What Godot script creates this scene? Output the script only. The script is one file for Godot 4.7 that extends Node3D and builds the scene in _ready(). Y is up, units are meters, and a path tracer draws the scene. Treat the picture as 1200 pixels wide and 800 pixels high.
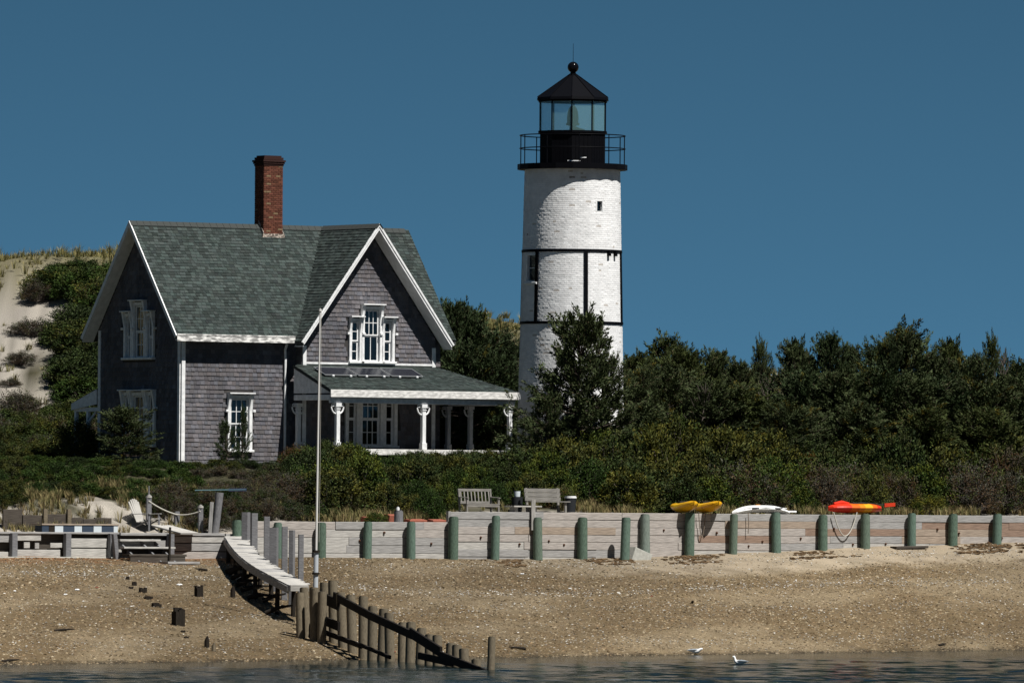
extends Node3D

# ---------------------------------------------------------------- mesh helper
class Shape:
	var v := PackedVector3Array()
	var n := PackedVector3Array()
	var c := PackedColorArray()
	var col := Color(1, 1, 1)

	func tri(a: Vector3, b: Vector3, d: Vector3) -> void:
		var nn := (d - a).cross(b - a).normalized()
		v.append(a); v.append(b); v.append(d)
		n.append(nn); n.append(nn); n.append(nn)
		c.append(col); c.append(col); c.append(col)

	func face(p: Array, out: Vector3) -> void:
		var a: Vector3 = p[0]
		var nn: Vector3 = (p[2] - a).cross(p[1] - a)
		var flip := nn.dot(out) < 0.0
		for i in range(1, p.size() - 1):
			if flip: tri(a, p[i + 1], p[i])
			else: tri(a, p[i], p[i + 1])

	func box(at: Vector3, size: Vector3, b := Basis()) -> void:
		var h := size * 0.5
		var x := b.x * h.x; var y := b.y * h.y; var z := b.z * h.z
		face([at - x - y + z, at + x - y + z, at + x + y + z, at - x + y + z], z)
		face([at - x - y - z, at + x - y - z, at + x + y - z, at - x + y - z], -z)
		face([at - x - y - z, at - x - y + z, at - x + y + z, at - x + y - z], -x)
		face([at + x - y - z, at + x - y + z, at + x + y + z, at + x + y - z], x)
		face([at - x + y - z, at + x + y - z, at + x + y + z, at - x + y + z], y)
		face([at - x - y - z, at + x - y - z, at + x - y + z, at - x - y + z], -y)

	func bar(a: Vector3, b: Vector3, w: float, h: float, up := Vector3.UP) -> void:
		var d := (b - a).normalized()
		var s := d.cross(up).normalized()
		var u := s.cross(d).normalized()
		box((a + b) * 0.5, Vector3((b - a).length(), h, w), Basis(d, u, s))

	# a slab: a polygon given on its outer side, pushed back by a thickness
	func slab(p: Array, back: Vector3) -> void:
		face(p, -back)
		var q := []
		var mid := Vector3.ZERO
		for k in p:
			q.append(k + back); mid += k
		mid /= p.size()
		face(q, back)
		for i in p.size():
			var j := (i + 1) % p.size()
			face([p[i], p[j], q[j], q[i]], (p[i] + p[j]) * 0.5 - mid)

	func tube(p: Array, r: Array, seg := 10, caps := true) -> void:
		var rings := []
		var prev := Vector3.ZERO
		for i in p.size():
			var d: Vector3 = ((p[min(i + 1, p.size() - 1)] - p[max(i - 1, 0)]) as Vector3).normalized()
			var s := prev
			if i == 0: s = d.cross(Vector3.RIGHT if absf(d.x) < 0.8 else Vector3.UP)
			s = (s - d * s.dot(d)).normalized()
			prev = s
			var u := d.cross(s)
			var ring := []
			for k in seg:
				var a := TAU * k / seg
				ring.append(s * cos(a) + u * sin(a))
			rings.append(ring)
		for i in p.size() - 1:
			for k in seg:
				var k2 := (k + 1) % seg
				var q := [p[i] + rings[i][k] * r[i], p[i] + rings[i][k2] * r[i], p[i + 1] + rings[i + 1][k2] * r[i + 1], p[i + 1] + rings[i + 1][k] * r[i + 1]]
				var qn := [rings[i][k], rings[i][k2], rings[i + 1][k2], rings[i + 1][k]]
				var fl: bool = ((q[2] - q[0]) as Vector3).cross(q[1] - q[0]).dot(qn[0]) < 0
				for t in ([0, 2, 1, 0, 3, 2] if fl else [0, 1, 2, 0, 2, 3]):
					v.append(q[t]); n.append(qn[t]); c.append(col)
		if caps:
			for e in [0, p.size() - 1]:
				if r[e] > 0.004:
					var ring := []
					for k in seg: ring.append(p[e] + rings[e][k] * r[e])
					face(ring, p[e] - p[1 if e == 0 else p.size() - 2])

	func leaf(at: Vector3, d: Vector3, side: Vector3, l: float, w: float) -> void:
		var m := at + d * (l * 0.45)
		var e := at + d * l
		var a := m + side * w
		var b := m - side * w
		var nn := d.cross(side).normalized()
		v.append(at); v.append(a); v.append(e); v.append(at); v.append(e); v.append(b)
		for i in 6:
			n.append(nn); c.append(col)

	func mesh() -> ArrayMesh:
		var a := []
		a.resize(Mesh.ARRAY_MAX)
		a[Mesh.ARRAY_VERTEX] = v; a[Mesh.ARRAY_NORMAL] = n; a[Mesh.ARRAY_COLOR] = c
		var m := ArrayMesh.new()
		m.add_surface_from_arrays(Mesh.PRIMITIVE_TRIANGLES, a)
		return m

# ---------------------------------------------------------------- naming and tagging
var used := {}
var M := {}
var rng := RandomNumberGenerator.new()

func numbered(parent: Node, called: String) -> String:
	var key := str(parent.get_instance_id()) + called
	var k: int = used.get(key, 0)
	used[key] = k + 1
	return called if k == 0 else "%s_%03d" % [called, k]

func part(parent: Node, called: String, m: Mesh, material: Material, xf := Transform3D()) -> MeshInstance3D:
	var o := MeshInstance3D.new()
	o.name = numbered(parent, called)
	o.mesh = m
	o.material_override = material
	o.transform = xf
	parent.add_child(o, true)
	return o

func thing(called: String, label: String, category: String, at := Vector3.ZERO, turn := 0.0, group := "") -> Node3D:
	var o := Node3D.new()
	o.name = numbered(self, called)
	add_child(o, true)
	o.position = at
	o.rotation.y = turn
	tag(o, label, category, group)
	return o

func tag(o: Node, label: String, category: String, group := "") -> void:
	o.set_meta("label", label)
	o.set_meta("category", category)
	if group: o.set_meta("group", group)

func lone(called: String, m: Mesh, material: Material, xf: Transform3D, label: String, category: String, group := "") -> MeshInstance3D:
	var o := part(self, called, m, material, xf)
	tag(o, label, category, group)
	return o

func structure(called: String, m: Mesh, material: Material) -> MeshInstance3D:
	var o := part(self, called, m, material)
	o.set_meta("kind", "structure")
	return o

func boxmesh(size: Vector3) -> ArrayMesh:
	# a board with small chamfers along its long edges
	var s := Shape.new()
	var h := size * 0.5
	var ch := minf(0.012, minf(h.y, h.z) * 0.3)
	var ring := []
	for k in [[1, 1], [-1, 1], [-1, -1], [1, -1]]:
		var sy: float = k[0]; var sz: float = k[1]
		var a := Vector2(sy * h.y, sz * (h.z - ch)); var b := Vector2(sy * (h.y - ch), sz * h.z)
		if sy * sz > 0: ring.append(a); ring.append(b)
		else: ring.append(b); ring.append(a)
	var c0 := []; var c1 := []
	for i in ring.size():
		var p: Vector2 = ring[i]; var q: Vector2 = ring[(i + 1) % ring.size()]
		var m := (p + q) * 0.5
		s.face([Vector3(-h.x, p.x, p.y), Vector3(h.x, p.x, p.y), Vector3(h.x, q.x, q.y), Vector3(-h.x, q.x, q.y)], Vector3(0, m.x, m.y))
		c0.append(Vector3(-h.x, p.x, p.y)); c1.append(Vector3(h.x, p.x, p.y))
	s.face(c0, Vector3.LEFT); s.face(c1, Vector3.RIGHT)
	return s.mesh()

func along(a: Vector3, b: Vector3, up := Vector3.UP) -> Transform3D:
	var d := (b - a).normalized()
	var s := d.cross(up).normalized()
	return Transform3D(Basis(d, s.cross(d).normalized(), s), (a + b) * 0.5)

func board(parent: Node, called: String, a: Vector3, b: Vector3, h: float, w: float, material: Material, up := Vector3.UP) -> MeshInstance3D:
	return part(parent, called, boxmesh(Vector3((b - a).length(), h, w)), material, along(a, b, up))

func rodmesh(p: Array, r: Array, seg := 8) -> ArrayMesh:
	var s := Shape.new()
	s.tube(p, r, seg)
	return s.mesh()

func pile_mesh(h: float, r: float, round_top := 0.05, seed_ := 0) -> ArrayMesh:
	var g := RandomNumberGenerator.new(); g.seed = 900 + seed_
	var sway := 0.055 if seed_ >= 40 else 0.03
	var lx := g.randf_range(-sway, sway) * h; var lz := g.randf_range(-sway, sway) * 0.7 * h
	var s := Shape.new()
	s.tube([Vector3.ZERO, Vector3(lx * 0.5, h * 0.5, lz * 0.5), Vector3(lx, h - round_top, lz), Vector3(lx, h - round_top * 0.25, lz), Vector3(lx, h, lz)], [r * 1.04, r, r * 0.97, r * 0.82, r * 0.5], 12)
	return s.mesh()

# ---------------------------------------------------------------- materials
func lin(r: float, g: float, b: float) -> Color:
	return Color(r, g, b).linear_to_srgb()

func noise_tex(kind: int, freq: float, oct: int, lo: float, hi: float, seed_: int, size := 512, contrast := 1.0) -> ImageTexture:
	var f := FastNoiseLite.new()
	f.noise_type = kind; f.frequency = freq; f.fractal_octaves = oct; f.seed = seed_
	f.fractal_type = FastNoiseLite.FRACTAL_FBM
	var im := f.get_seamless_image(size, size)
	im.convert(Image.FORMAT_RGB8)
	var d := im.get_data()
	for i in d.size():
		var t := clampf((d[i] / 255.0 - 0.5) * contrast + 0.5, 0, 1)
		d[i] = int(clampf(lo + (hi - lo) * t, 0, 1) * 255.0)
	return ImageTexture.create_from_image(Image.create_from_data(size, size, false, Image.FORMAT_RGB8, d))

func mat(color: Color, rough := 0.85, tex: Texture2D = null, scale := Vector3.ONE, vertex := false) -> StandardMaterial3D:
	var m := StandardMaterial3D.new()
	m.albedo_color = color
	m.roughness = rough
	m.metallic_specular = 0.3
	m.vertex_color_use_as_albedo = vertex
	if tex:
		m.albedo_texture = tex
		m.uv1_triplanar = true
		m.uv1_scale = scale
	return m

func make_materials() -> void:
	var grain := noise_tex(FastNoiseLite.TYPE_SIMPLEX_SMOOTH, 0.03, 4, 0.68, 1.0, 3, 512, 1.3)
	var blot := noise_tex(FastNoiseLite.TYPE_SIMPLEX_SMOOTH, 0.012, 5, 0.90, 1.0, 5, 512, 1.4)
	var speck := noise_tex(FastNoiseLite.TYPE_SIMPLEX_SMOOTH, 0.12, 3, 0.55, 1.0, 7, 512, 1.5)
	var along_x := Vector3(0.12, 4.0, 4.0)
	M.white = mat(lin(0.84, 0.85, 0.85), 0.6, blot, Vector3(0.7, 0.7, 0.7))
	M.worn_white = mat(lin(0.78, 0.77, 0.74), 0.75, noise_tex(FastNoiseLite.TYPE_SIMPLEX_SMOOTH, 0.02, 4, 0.80, 1.0, 23, 512, 1.8), Vector3(0.3, 1.0, 1.0))
	M.peeling = mat(lin(0.82, 0.81, 0.78), 0.75, noise_tex(FastNoiseLite.TYPE_SIMPLEX_SMOOTH, 0.02, 3, 0.62, 1.0, 41, 512, 3.0), Vector3(0.22, 0.7, 0.7))
	M.tower = mat(Color(1, 1, 1), 0.7, blot, Vector3(0.35, 0.35, 0.35), true)
	M.tower_in = mat(lin(0.5, 0.5, 0.5), 0.9)
	M.black = mat(lin(0.003, 0.0032, 0.0045), 0.5)
	M.black.metallic_specular = 0.18
	M.black_board = mat(lin(0.004, 0.0042, 0.006), 0.55, grain, Vector3(4, 0.3, 4))
	M.black_board.metallic_specular = 0.18
	M.shingle = mat(Color(1, 1, 1), 0.9, grain, Vector3(5, 0.8, 5), true)
	M.roof = mat(Color(1, 1, 1), 0.92, speck, Vector3(1.2, 1.2, 1.2), true)
	M.backing = mat(lin(0.05, 0.047, 0.046), 0.95)
	M.roof_edge = mat(lin(0.045, 0.05, 0.048), 0.95)
	M.brick = mat(Color(1, 1, 1), 0.9, speck, Vector3(2, 2, 2), true)
	M.mortar = mat(lin(0.17, 0.12, 0.10), 0.95)
	M.flashing = mat(lin(0.55, 0.47, 0.40), 0.7, noise_tex(FastNoiseLite.TYPE_SIMPLEX_SMOOTH, 0.02, 4, 0.45, 1.0, 29, 256, 2.0), Vector3(1.5, 1.5, 1.5))
	M.curtain = mat(lin(0.28, 0.27, 0.24), 0.95)
	var gl := mat(Color(0.10, 0.13, 0.14, 0.16), 0.03)
	gl.transparency = BaseMaterial3D.TRANSPARENCY_ALPHA
	gl.metallic_specular = 0.5
	M.glass = gl
	var lg := mat(Color(0.62, 0.80, 0.78, 0.10), 0.03)
	lg.transparency = BaseMaterial3D.TRANSPARENCY_ALPHA
	lg.metallic_specular = 0.5
	M.lantern_glass = lg
	M.lens = mat(lin(0.03, 0.045, 0.05), 0.12)
	M.solar = mat(lin(0.012, 0.014, 0.02), 0.25)
	M.alu = mat(lin(0.35, 0.36, 0.37), 0.5)
	M.wood_grey = mat(lin(0.43, 0.42, 0.405), 0.9, grain, along_x)
	M.wood_pale = mat(lin(0.58, 0.56, 0.52), 0.9, grain, along_x)
	M.wood_pink = mat(lin(0.52, 0.475, 0.435), 0.9, grain, along_x)
	M.wood_tan = mat(lin(0.44, 0.355, 0.28), 0.9, grain, along_x)
	M.wood_red = mat(lin(0.35, 0.245, 0.185), 0.9, grain, along_x)
	M.wood_bench = mat(lin(0.30, 0.285, 0.26), 0.9, grain, along_x)
	M.wood_dark = mat(lin(0.10, 0.085, 0.07), 0.92, grain, along_x)
	M.wood_black = mat(lin(0.022, 0.018, 0.015), 0.9, grain, along_x)
	M.post_grey = mat(lin(0.24, 0.24, 0.25), 0.9, grain, Vector3(3, 0.25, 3))
	M.post_brown = mat(lin(0.235, 0.195, 0.135), 0.92, grain, Vector3(3, 0.35, 3))
	M.post_dark = mat(lin(0.03, 0.024, 0.018), 0.92, grain, Vector3(3, 0.35, 3))
	M.pile_green = mat(lin(0.150, 0.225, 0.178), 0.85, grain, Vector3(3, 0.3, 3))
	M.pile_green2 = mat(lin(0.160, 0.215, 0.165), 0.85, grain, Vector3(3, 0.3, 3))
	M.pile_green3 = mat(lin(0.128, 0.190, 0.142), 0.88, grain, Vector3(2, 0.4, 2))
	M.pile_pale = mat(lin(0.24, 0.29, 0.25), 0.85, grain, Vector3(3, 0.3, 3))
	M.concrete = mat(lin(0.42, 0.42, 0.38), 0.95, blot, Vector3(1, 1, 1))
	M.steel = mat(lin(0.42, 0.45, 0.48), 0.45)
	M.pole_white = mat(lin(0.60, 0.59, 0.56), 0.5)
	M.rope = mat(lin(0.45, 0.43, 0.38), 0.95)
	M.rope_dark = mat(lin(0.16, 0.13, 0.10), 0.95)
	M.blue = mat(lin(0.035, 0.05, 0.075), 0.6)
	M.paleblue = mat(lin(0.5, 0.55, 0.58), 0.6)
	M.oar = mat(lin(0.08, 0.15, 0.17), 0.6)
	M.oar_blade = mat(lin(0.025, 0.035, 0.08), 0.6)
	M.plastic_yellow = mat(Color(1, 1, 1), 0.35, null, Vector3.ONE, true)
	M.bin = mat(lin(0.02, 0.022, 0.025), 0.5)
	M.red_clay = mat(lin(0.30, 0.10, 0.065), 0.85, blot, Vector3(2, 2, 2))
	M.rust = mat(lin(0.10, 0.05, 0.03), 0.9)
	M.bark = mat(lin(0.075, 0.06, 0.048), 0.95)
	M.twig_pale = mat(lin(0.24, 0.22, 0.20), 0.95)
	M.twig = mat(lin(0.12, 0.10, 0.085), 0.95)
	M.leaf = {}
	for k in [["cedar", Color(1, 1, 1)], ["cedar_olive", Color(0.92, 0.90, 0.66)], ["cedar_dark", Color(0.66, 0.76, 0.74)], ["shrub", Color(0.72, 0.75, 0.72)], ["shrub_olive", Color(0.66, 0.68, 0.5)], ["shrub_dark", Color(0.5, 0.56, 0.52)], ["shrub_brown", Color(0.66, 0.58, 0.48)], ["shrub_green", Color(0.62, 0.80, 0.52)], ["shrub_yellow", Color(1.0, 1.0, 0.6)], ["shrub_rust", Color(1.0, 0.62, 0.45)]]:
		var q: Color = k[1]
		var lm := mat(Color(q.r, q.g, q.b).linear_to_srgb(), 0.7, null, Vector3.ONE, true)
		lm.metallic_specular = 0.25
		lm.backlight_enabled = true
		lm.backlight = lin(0.02, 0.03, 0.006)
		M.leaf[k[0]] = lm
	M.grass = mat(Color(1, 1, 1), 0.85, null, Vector3.ONE, true)
	M.stone = mat(Color(1, 1, 1), 0.85, null, Vector3.ONE, true)
	M.ground = mat(Color(1, 1, 1), 0.97, speck, Vector3(0.45, 0.45, 0.45), true)
	M.beach = mat(Color(1, 1, 1), 0.95, speck, Vector3(0.6, 0.6, 0.6), true)
	var w := mat(lin(0.008, 0.016, 0.017), 0.12)
	w.metallic_specular = 0.2
	M.water = w
	M.gull_white = mat(lin(0.75, 0.76, 0.76), 0.8)
	M.gull_grey = mat(lin(0.25, 0.28, 0.31), 0.8)
	M.gull_bill = mat(lin(0.35, 0.20, 0.04), 0.6)

# ---------------------------------------------------------------- where things stand
const FOCAL := 10240.0      # of the 1200 pixel wide photograph
const EYE := Vector3(0, 4.8, 320)
const PITCH := 0.01953
const ROLL := 0.00698
const TURN := 0.6109        # the house and the walls are turned 35 degrees

func at(px: float, py: float, z: float) -> Vector3:
	var b := Basis.from_euler(Vector3(PITCH, 0, ROLL))
	var d := b * Vector3((px - 600.0) / FOCAL, -(py - 400.0) / FOCAL, -1)
	return EYE + d * ((EYE.z - z) / -d.z)

func bulk_z(x: float) -> float: return 3.0 - 0.7 * x
func shore_z(x: float) -> float: return maxf(31.0 - 1.3 * x, bulk_z(x) + 13.0)

var hn := FastNoiseLite.new()

func beach_h(x: float, z: float) -> float:
	var s := shore_z(x); var b := bulk_z(x)
	var t := (s - z) / (s - b)
	var e := 3.12 + 0.66 * smoothstep(1.0, 20.0, x)
	var h := e * t * (1.12 - 0.12 * t) if t > 0 else 2.6 * t
	if t > 1: h = e
	return maxf(h, -3.0) + hn.get_noise_2d(x * 3.0, z * 2.0) * 0.07 * smoothstep(-0.1, 0.2, t)

func upland_h(x: float, z: float) -> float:
	var q := bulk_z(x) - z
	var e0 := lerpf(3.92, 4.38, smoothstep(-9.6, -8.6, x))
	e0 = lerpf(e0, 4.76, smoothstep(-2.4, -1.9, x))
	var bank := 1.05 * smoothstep(1.2, 4.5, q) * (1.0 - smoothstep(-10.5, -7.0, x))
	var h := e0 + bank + (6.4 - e0 - bank) * smoothstep(2.5, 14.0, q)
	var crest := 9.5
	if x > -17.0: crest = lerpf(9.5, 6.7, smoothstep(-17.0, -3.0, x))
	if x > -3.0: crest = lerpf(6.7, 4.0, smoothstep(-1.0, 8.0, x))
	var up := smoothstep(-17.0, -64.0, z)
	h += crest * up - 5.0 * smoothstep(-70.0, -130.0, z)
	h += hn.get_noise_2d(x * 1.6, z * 1.6) * (0.12 * smoothstep(0.5, 4.0, q) + 0.8 * smoothstep(0.15, 0.9, up))
	h += hn.get_noise_2d(x * 9.0 + 300, z * 9.0) * 0.10 * smoothstep(0.5, 3.0, q)
	return h

func ground_h(x: float, z: float) -> float:
	return upland_h(x, z) if z < bulk_z(x) else beach_h(x, z)

# the spot on the beach that lies under a pixel
func on_beach(px: float, py: float) -> Vector3:
	var best := Vector3.ZERO
	for k in 700:
		var z := 62.0 - k * 0.1
		var p := at(px, py, z)
		if maxf(beach_h(p.x, z), 0.0) >= p.y: return p
		if z < bulk_z(p.x) + 0.7: return Vector3(p.x, beach_h(p.x, z), z)
		best = p
	return best

func bulk_x(px: float, off := 0.0) -> float:
	var x := (px - 600.0) / 32.0
	for i in 6: x = at(px, 600, bulk_z(x) + off).x
	return x

# ---------------------------------------------------------------- scene
func _ready() -> void:
	rng.seed = 11
	hn.seed = 4; hn.frequency = 0.045; hn.fractal_octaves = 4
	var cam := Camera3D.new()
	cam.name = "camera"
	cam.position = EYE
	cam.rotation = Vector3(PITCH, 0, ROLL)
	cam.fov = rad_to_deg(2.0 * atan(400.0 / FOCAL))
	cam.near = 5.0; cam.far = 4000.0
	add_child(cam)
	cam.current = true
	var env := Environment.new()
	env.background_mode = Environment.BG_SKY
	var sm := ProceduralSkyMaterial.new()
	sm.sky_horizon_color = Color(0.254, 0.425, 0.538)
	sm.sky_top_color = Color(0.086, 0.183, 0.272)
	sm.sky_curve = 0.046
	sm.ground_horizon_color = Color(0.24, 0.30, 0.32)
	sm.ground_bottom_color = Color(0.10, 0.13, 0.14)
	sm.sun_angle_max = 1.0
	var sky := Sky.new()
	sky.sky_material = sm
	env.sky = sky
	env.tonemap_mode = Environment.TONE_MAPPER_LINEAR
	env.tonemap_exposure = 1.4
	env.sdfgi_enabled = true; env.ssao_enabled = true; env.ssil_enabled = true
	var we := WorldEnvironment.new()
	we.name = "world_environment"
	we.environment = env
	add_child(we)
	var sun := DirectionalLight3D.new()
	sun.name = "sun"
	sun.light_energy = 1.6
	sun.light_color = Color(1.0, 0.985, 0.962)
	sun.light_angular_distance = 0.5
	sun.shadow_enabled = true
	add_child(sun)
	sun.look_at_from_position(Vector3(0.380, 0.857, 0.352) * 50.0, Vector3.ZERO)

	make_materials()
	build_ground()
	build_house()
	build_lighthouse()
	build_bulkhead()
	build_left_wall()
	build_boardwalk()
	build_groyne()
	build_flagpole()
	build_trees()
	build_shrubs()
	build_grass()
	build_terrace_things()
	build_boats()
	build_beach_things()
	build_stones()

func sheet(xs: Array, rows: int, zf: Callable, hf: Callable, cf: Callable) -> ArrayMesh:
	var v := PackedVector3Array(); var n := PackedVector3Array(); var c := PackedColorArray(); var idx := PackedInt32Array()
	for j in rows:
		for i in xs.size():
			var x: float = xs[i]
			var z: float = zf.call(x, j)
			v.append(Vector3(x, hf.call(x, z), z))
			c.append(cf.call(x, z))
	n.resize(v.size())
	var w := xs.size()
	for j in rows:
		for i in w:
			var a := v[j * w + mini(i + 1, w - 1)] - v[j * w + maxi(i - 1, 0)]
			var b := v[mini(j + 1, rows - 1) * w + i] - v[maxi(j - 1, 0) * w + i]
			var nn := a.cross(b).normalized()
			n[j * w + i] = nn if nn.y > 0 else -nn
	for j in rows - 1:
		for i in w - 1:
			var o := j * w + i
			# rows run away from the camera; clockwise from above
			idx.append_array(PackedInt32Array([o, o + w, o + 1, o + 1, o + w, o + w + 1]))
	var arr := []
	arr.resize(Mesh.ARRAY_MAX)
	arr[Mesh.ARRAY_VERTEX] = v; arr[Mesh.ARRAY_NORMAL] = n; arr[Mesh.ARRAY_COLOR] = c; arr[Mesh.ARRAY_INDEX] = idx
	var m := ArrayMesh.new()
	m.add_surface_from_arrays(Mesh.PRIMITIVE_TRIANGLES, arr)
	return m

func spread(lo: float, hi: float, step: float, far: float) -> Array:
	var xs := []
	var e := [far, far * 0.5, far * 0.27, far * 0.16]
	for k in e: xs.append(lo - k)
	var x := lo
	while x <= hi:
		xs.append(x); x += step
	e.reverse()
	for k in e: xs.append(hi + k)
	return xs

func upland_color(x: float, z: float) -> Color:
	var q := bulk_z(x) - z
	var a := hn.get_noise_2d(x * 7.0, z * 7.0)
	var b := hn.get_noise_2d(x * 25.0 + 90, z * 25.0)
	var sand := Color(0.46, 0.42, 0.36)
	var litter := Color(0.070, 0.066, 0.036)
	var f := smoothstep(2.5, 5.0, q + a * 3.0)
	# the open faces of the dune at the left
	var open := smoothstep(0.05, 0.3, hn.get_noise_2d(x * 2.4 + 31, z * 2.0) + 0.55 - 0.6 * smoothstep(-19.8, -16.8, x) + b * 0.25) * smoothstep(-14.0, -26.0, z)
	open *= 1.0 - smoothstep(-54.0, -60.0, z + a * 6.0)
	open *= smoothstep(-25.0, -22.0, x)  # unseen ground past the left edge made dark litter to lessen bounced light
	f *= 1.0 - open
	var col := sand.lerp(litter, f)
	if z < -50.0: col = col.lerp(Color(0.23, 0.205, 0.11), 0.75 * smoothstep(-50.0, -58.0, z + a * 6.0))
	return col * (1.0 + b * 0.5)

func beach_color(x: float, z: float) -> Color:
	var t := (shore_z(x) - z) / (shore_z(x) - bulk_z(x))
	var a := hn.get_noise_2d(x * 2.5, t * 60.0)
	var b := hn.get_noise_2d(x * 14.0, z * 14.0)
	var g := hn.get_noise_2d(x * 1.2 + 70, t * 22.0)
	var col := Color(0.178, 0.127, 0.068).lerp(Color(0.270, 0.208, 0.127), smoothstep(-0.3, 0.4, a + 0.5 * g))
	# dry pale sand under the wall, with a wandering lower edge
	var dry := smoothstep(0.72, 0.86, t + 0.10 * a + 0.05 * b) * smoothstep(-6.0, 4.0, x + 10.0 * g)
	col = col.lerp(Color(0.43, 0.355, 0.255), dry * 0.9)
	# wet shingle at the edge of the water
	col = col.lerp(Color(0.075, 0.057, 0.034), 1.0 - smoothstep(0.0, 0.035, t + 0.02 * b))
	# reddish weed and rust left along the foot of the wall at the left
	var rust := smoothstep(0.90, 0.97, t + 0.06 * b) * (1.0 - smoothstep(-10.0, -8.0, x)) * smoothstep(0.0, 0.3, g + 0.2)
	col = col.lerp(Color(0.26, 0.12, 0.05), rust * 0.8)
	col = col * (1.0 + 0.35 * hn.get_noise_2d(x * 1.0 + 200, t * 9.0))
	return col * (1.0 + b * 0.3)

func build_ground() -> void:
	var xs := spread(-30.0, 30.0, 0.25, 400.0)
	var up := sheet(xs, 170, func(x, j): return bulk_z(x) - 0.08 - 28.0 * pow(j / 90.0, 1.25) if j <= 100 else bulk_z(x) - 0.08 - 28.0 * pow(100 / 90.0, 1.25) - pow(j - 100, 1.55) * 1.1, upland_h, upland_color)
	structure("dune_ground", up, M.ground)
	var bs := sheet(xs, 150, func(x, j): return lerpf(shore_z(x) + 14.0, bulk_z(x) - 0.5, j / 149.0), beach_h, beach_color)
	structure("beach", bs, M.beach)
	# the sea: fine wavelets in the strip that can be seen, one flat sheet beyond
	var wn := FastNoiseLite.new(); wn.seed = 8; wn.frequency = 0.5; wn.fractal_octaves = 3
	var wx := spread(-24.0, 24.0, 0.16, 1500.0)
	var wave := func(x: float, z: float) -> float:
		var y := 0.042 * wn.get_noise_2d(x * 0.4, z * 1.6) + 0.024 * wn.get_noise_2d(x * 1.3 + 40, z * 4.5)
		return y * (0.2 + 0.8 * smoothstep(4.0, 20.0, z - shore_z(x))) if z < 100.0 else 0.0
	var ws := sheet(wx, 360, func(x, j): return 100.0 + pow(40 - j, 2.0) if j < 40 else 100.0 - (j - 40) * 0.31, wave, func(_x, _z): return Color(1, 1, 1))
	structure("sea_water", ws, M.water)

# ---------------------------------------------------------------- house
# one wall in its own frame, facing +z: a panel with real openings, and courses of shingles on it
func top_of(profile: Array, x: float) -> float:
	for i in profile.size() - 1:
		var a: Vector2 = profile[i]; var b: Vector2 = profile[i + 1]
		if x >= a.x and x <= b.x: return lerpf(a.y, b.y, (x - a.x) / maxf(b.x - a.x, 0.0001))
	return profile[0].y if x < profile[0].x else profile[-1].y

func make_wall(parent: Node, xf: Transform3D, x0: float, x1: float, y0: float, profile: Array, holes: Array, tone := Color(0.172, 0.166, 0.180), keep_out := []) -> void:
	var s := Shape.new()
	var cuts := [x0, x1]
	for p in profile:
		if p.x > x0 and p.x < x1: cuts.append(p.x)
	for h in holes:
		cuts.append(h.position.x); cuts.append(h.end.x)
	cuts.sort()
	for i in cuts.size() - 1:
		var a: float = cuts[i]; var b: float = cuts[i + 1]
		if b - a < 0.0005: continue
		var m := (a + b) * 0.5
		var spans := []
		for h in holes:
			if m > h.position.x and m < h.end.x: spans.append(Vector2(h.position.y, h.end.y))
		spans.sort_custom(func(p, q): return p.x < q.x)
		var y := y0
		for sp in spans:
			s.slab([Vector3(a, y, 0), Vector3(b, y, 0), Vector3(b, sp.x, 0), Vector3(a, sp.x, 0)], Vector3(0, 0, -0.14))
			y = sp.y
		s.slab([Vector3(a, y, 0), Vector3(b, y, 0), Vector3(b, top_of(profile, b), 0), Vector3(a, top_of(profile, a), 0)], Vector3(0, 0, -0.14))
	part(parent, "wall", s.mesh(), M.backing, xf)
	var t := Shape.new()
	var y := y0
	var top := 0.0
	for p in profile: top = maxf(top, p.y)
	while y < top - 0.03:
		var ch := 0.166
		var x := x0 - rng.randf() * 0.15
		var row_shift := rng.randf_range(0.94, 1.06)
		while x < x1:
			var w := rng.randf_range(0.10, 0.24)
			var a := maxf(x, x0); var b := minf(x + w - 0.007, x1)
			x += w
			if b - a < 0.02: continue
			var skip := false
			for h in holes + keep_out:
				if b > h.position.x + 0.01 and a < h.end.x - 0.01 and y + ch > h.position.y + 0.03 and y < h.end.y - 0.03: skip = true
			var ta := minf(top_of(profile, a), y + ch + 0.02); var tb := minf(top_of(profile, b), y + ch + 0.02)
			if skip or ta < y + 0.02 and tb < y + 0.02: continue
			ta = maxf(ta, y + 0.005); tb = maxf(tb, y + 0.005)
			var k := row_shift * rng.randf_range(0.80, 1.18) * (1.3 if rng.randf() < 0.06 else 1.0)
			# weather streaks run down the wall
			k *= 1.0 + 0.35 * hn.get_noise_2d(a * 22.0 + xf.origin.x * 40.0, y * 5.0)
			var warm := rng.randf_range(-0.05, 0.06)
			t.col = Color(tone.r * k * (1 + warm), tone.g * k, tone.b * k * (1 - warm))
			var dy := rng.randf_range(-0.008, 0.006)
			var pr := rng.randf_range(0.024, 0.038)
			var p0 := Vector3(a, y + dy, pr); var p1 := Vector3(b, y + dy, pr)
			var p2 := Vector3(b, tb, 0.004); var p3 := Vector3(a, ta, 0.004)
			t.face([p0, p1, p2, p3], Vector3(0, 0, 1))
			t.face([p0, p1, Vector3(b, y + dy, 0), Vector3(a, y + dy, 0)], Vector3(0, -1, 0))
			t.tri(p0, p3, Vector3(a, y + dy, 0)); t.tri(p1, Vector3(b, y + dy, 0), p2)
		y += ch
	var o := part(parent, "wall_shingles", t.mesh(), M.shingle, xf)
	o.set_meta("kind", "stuff")

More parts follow.
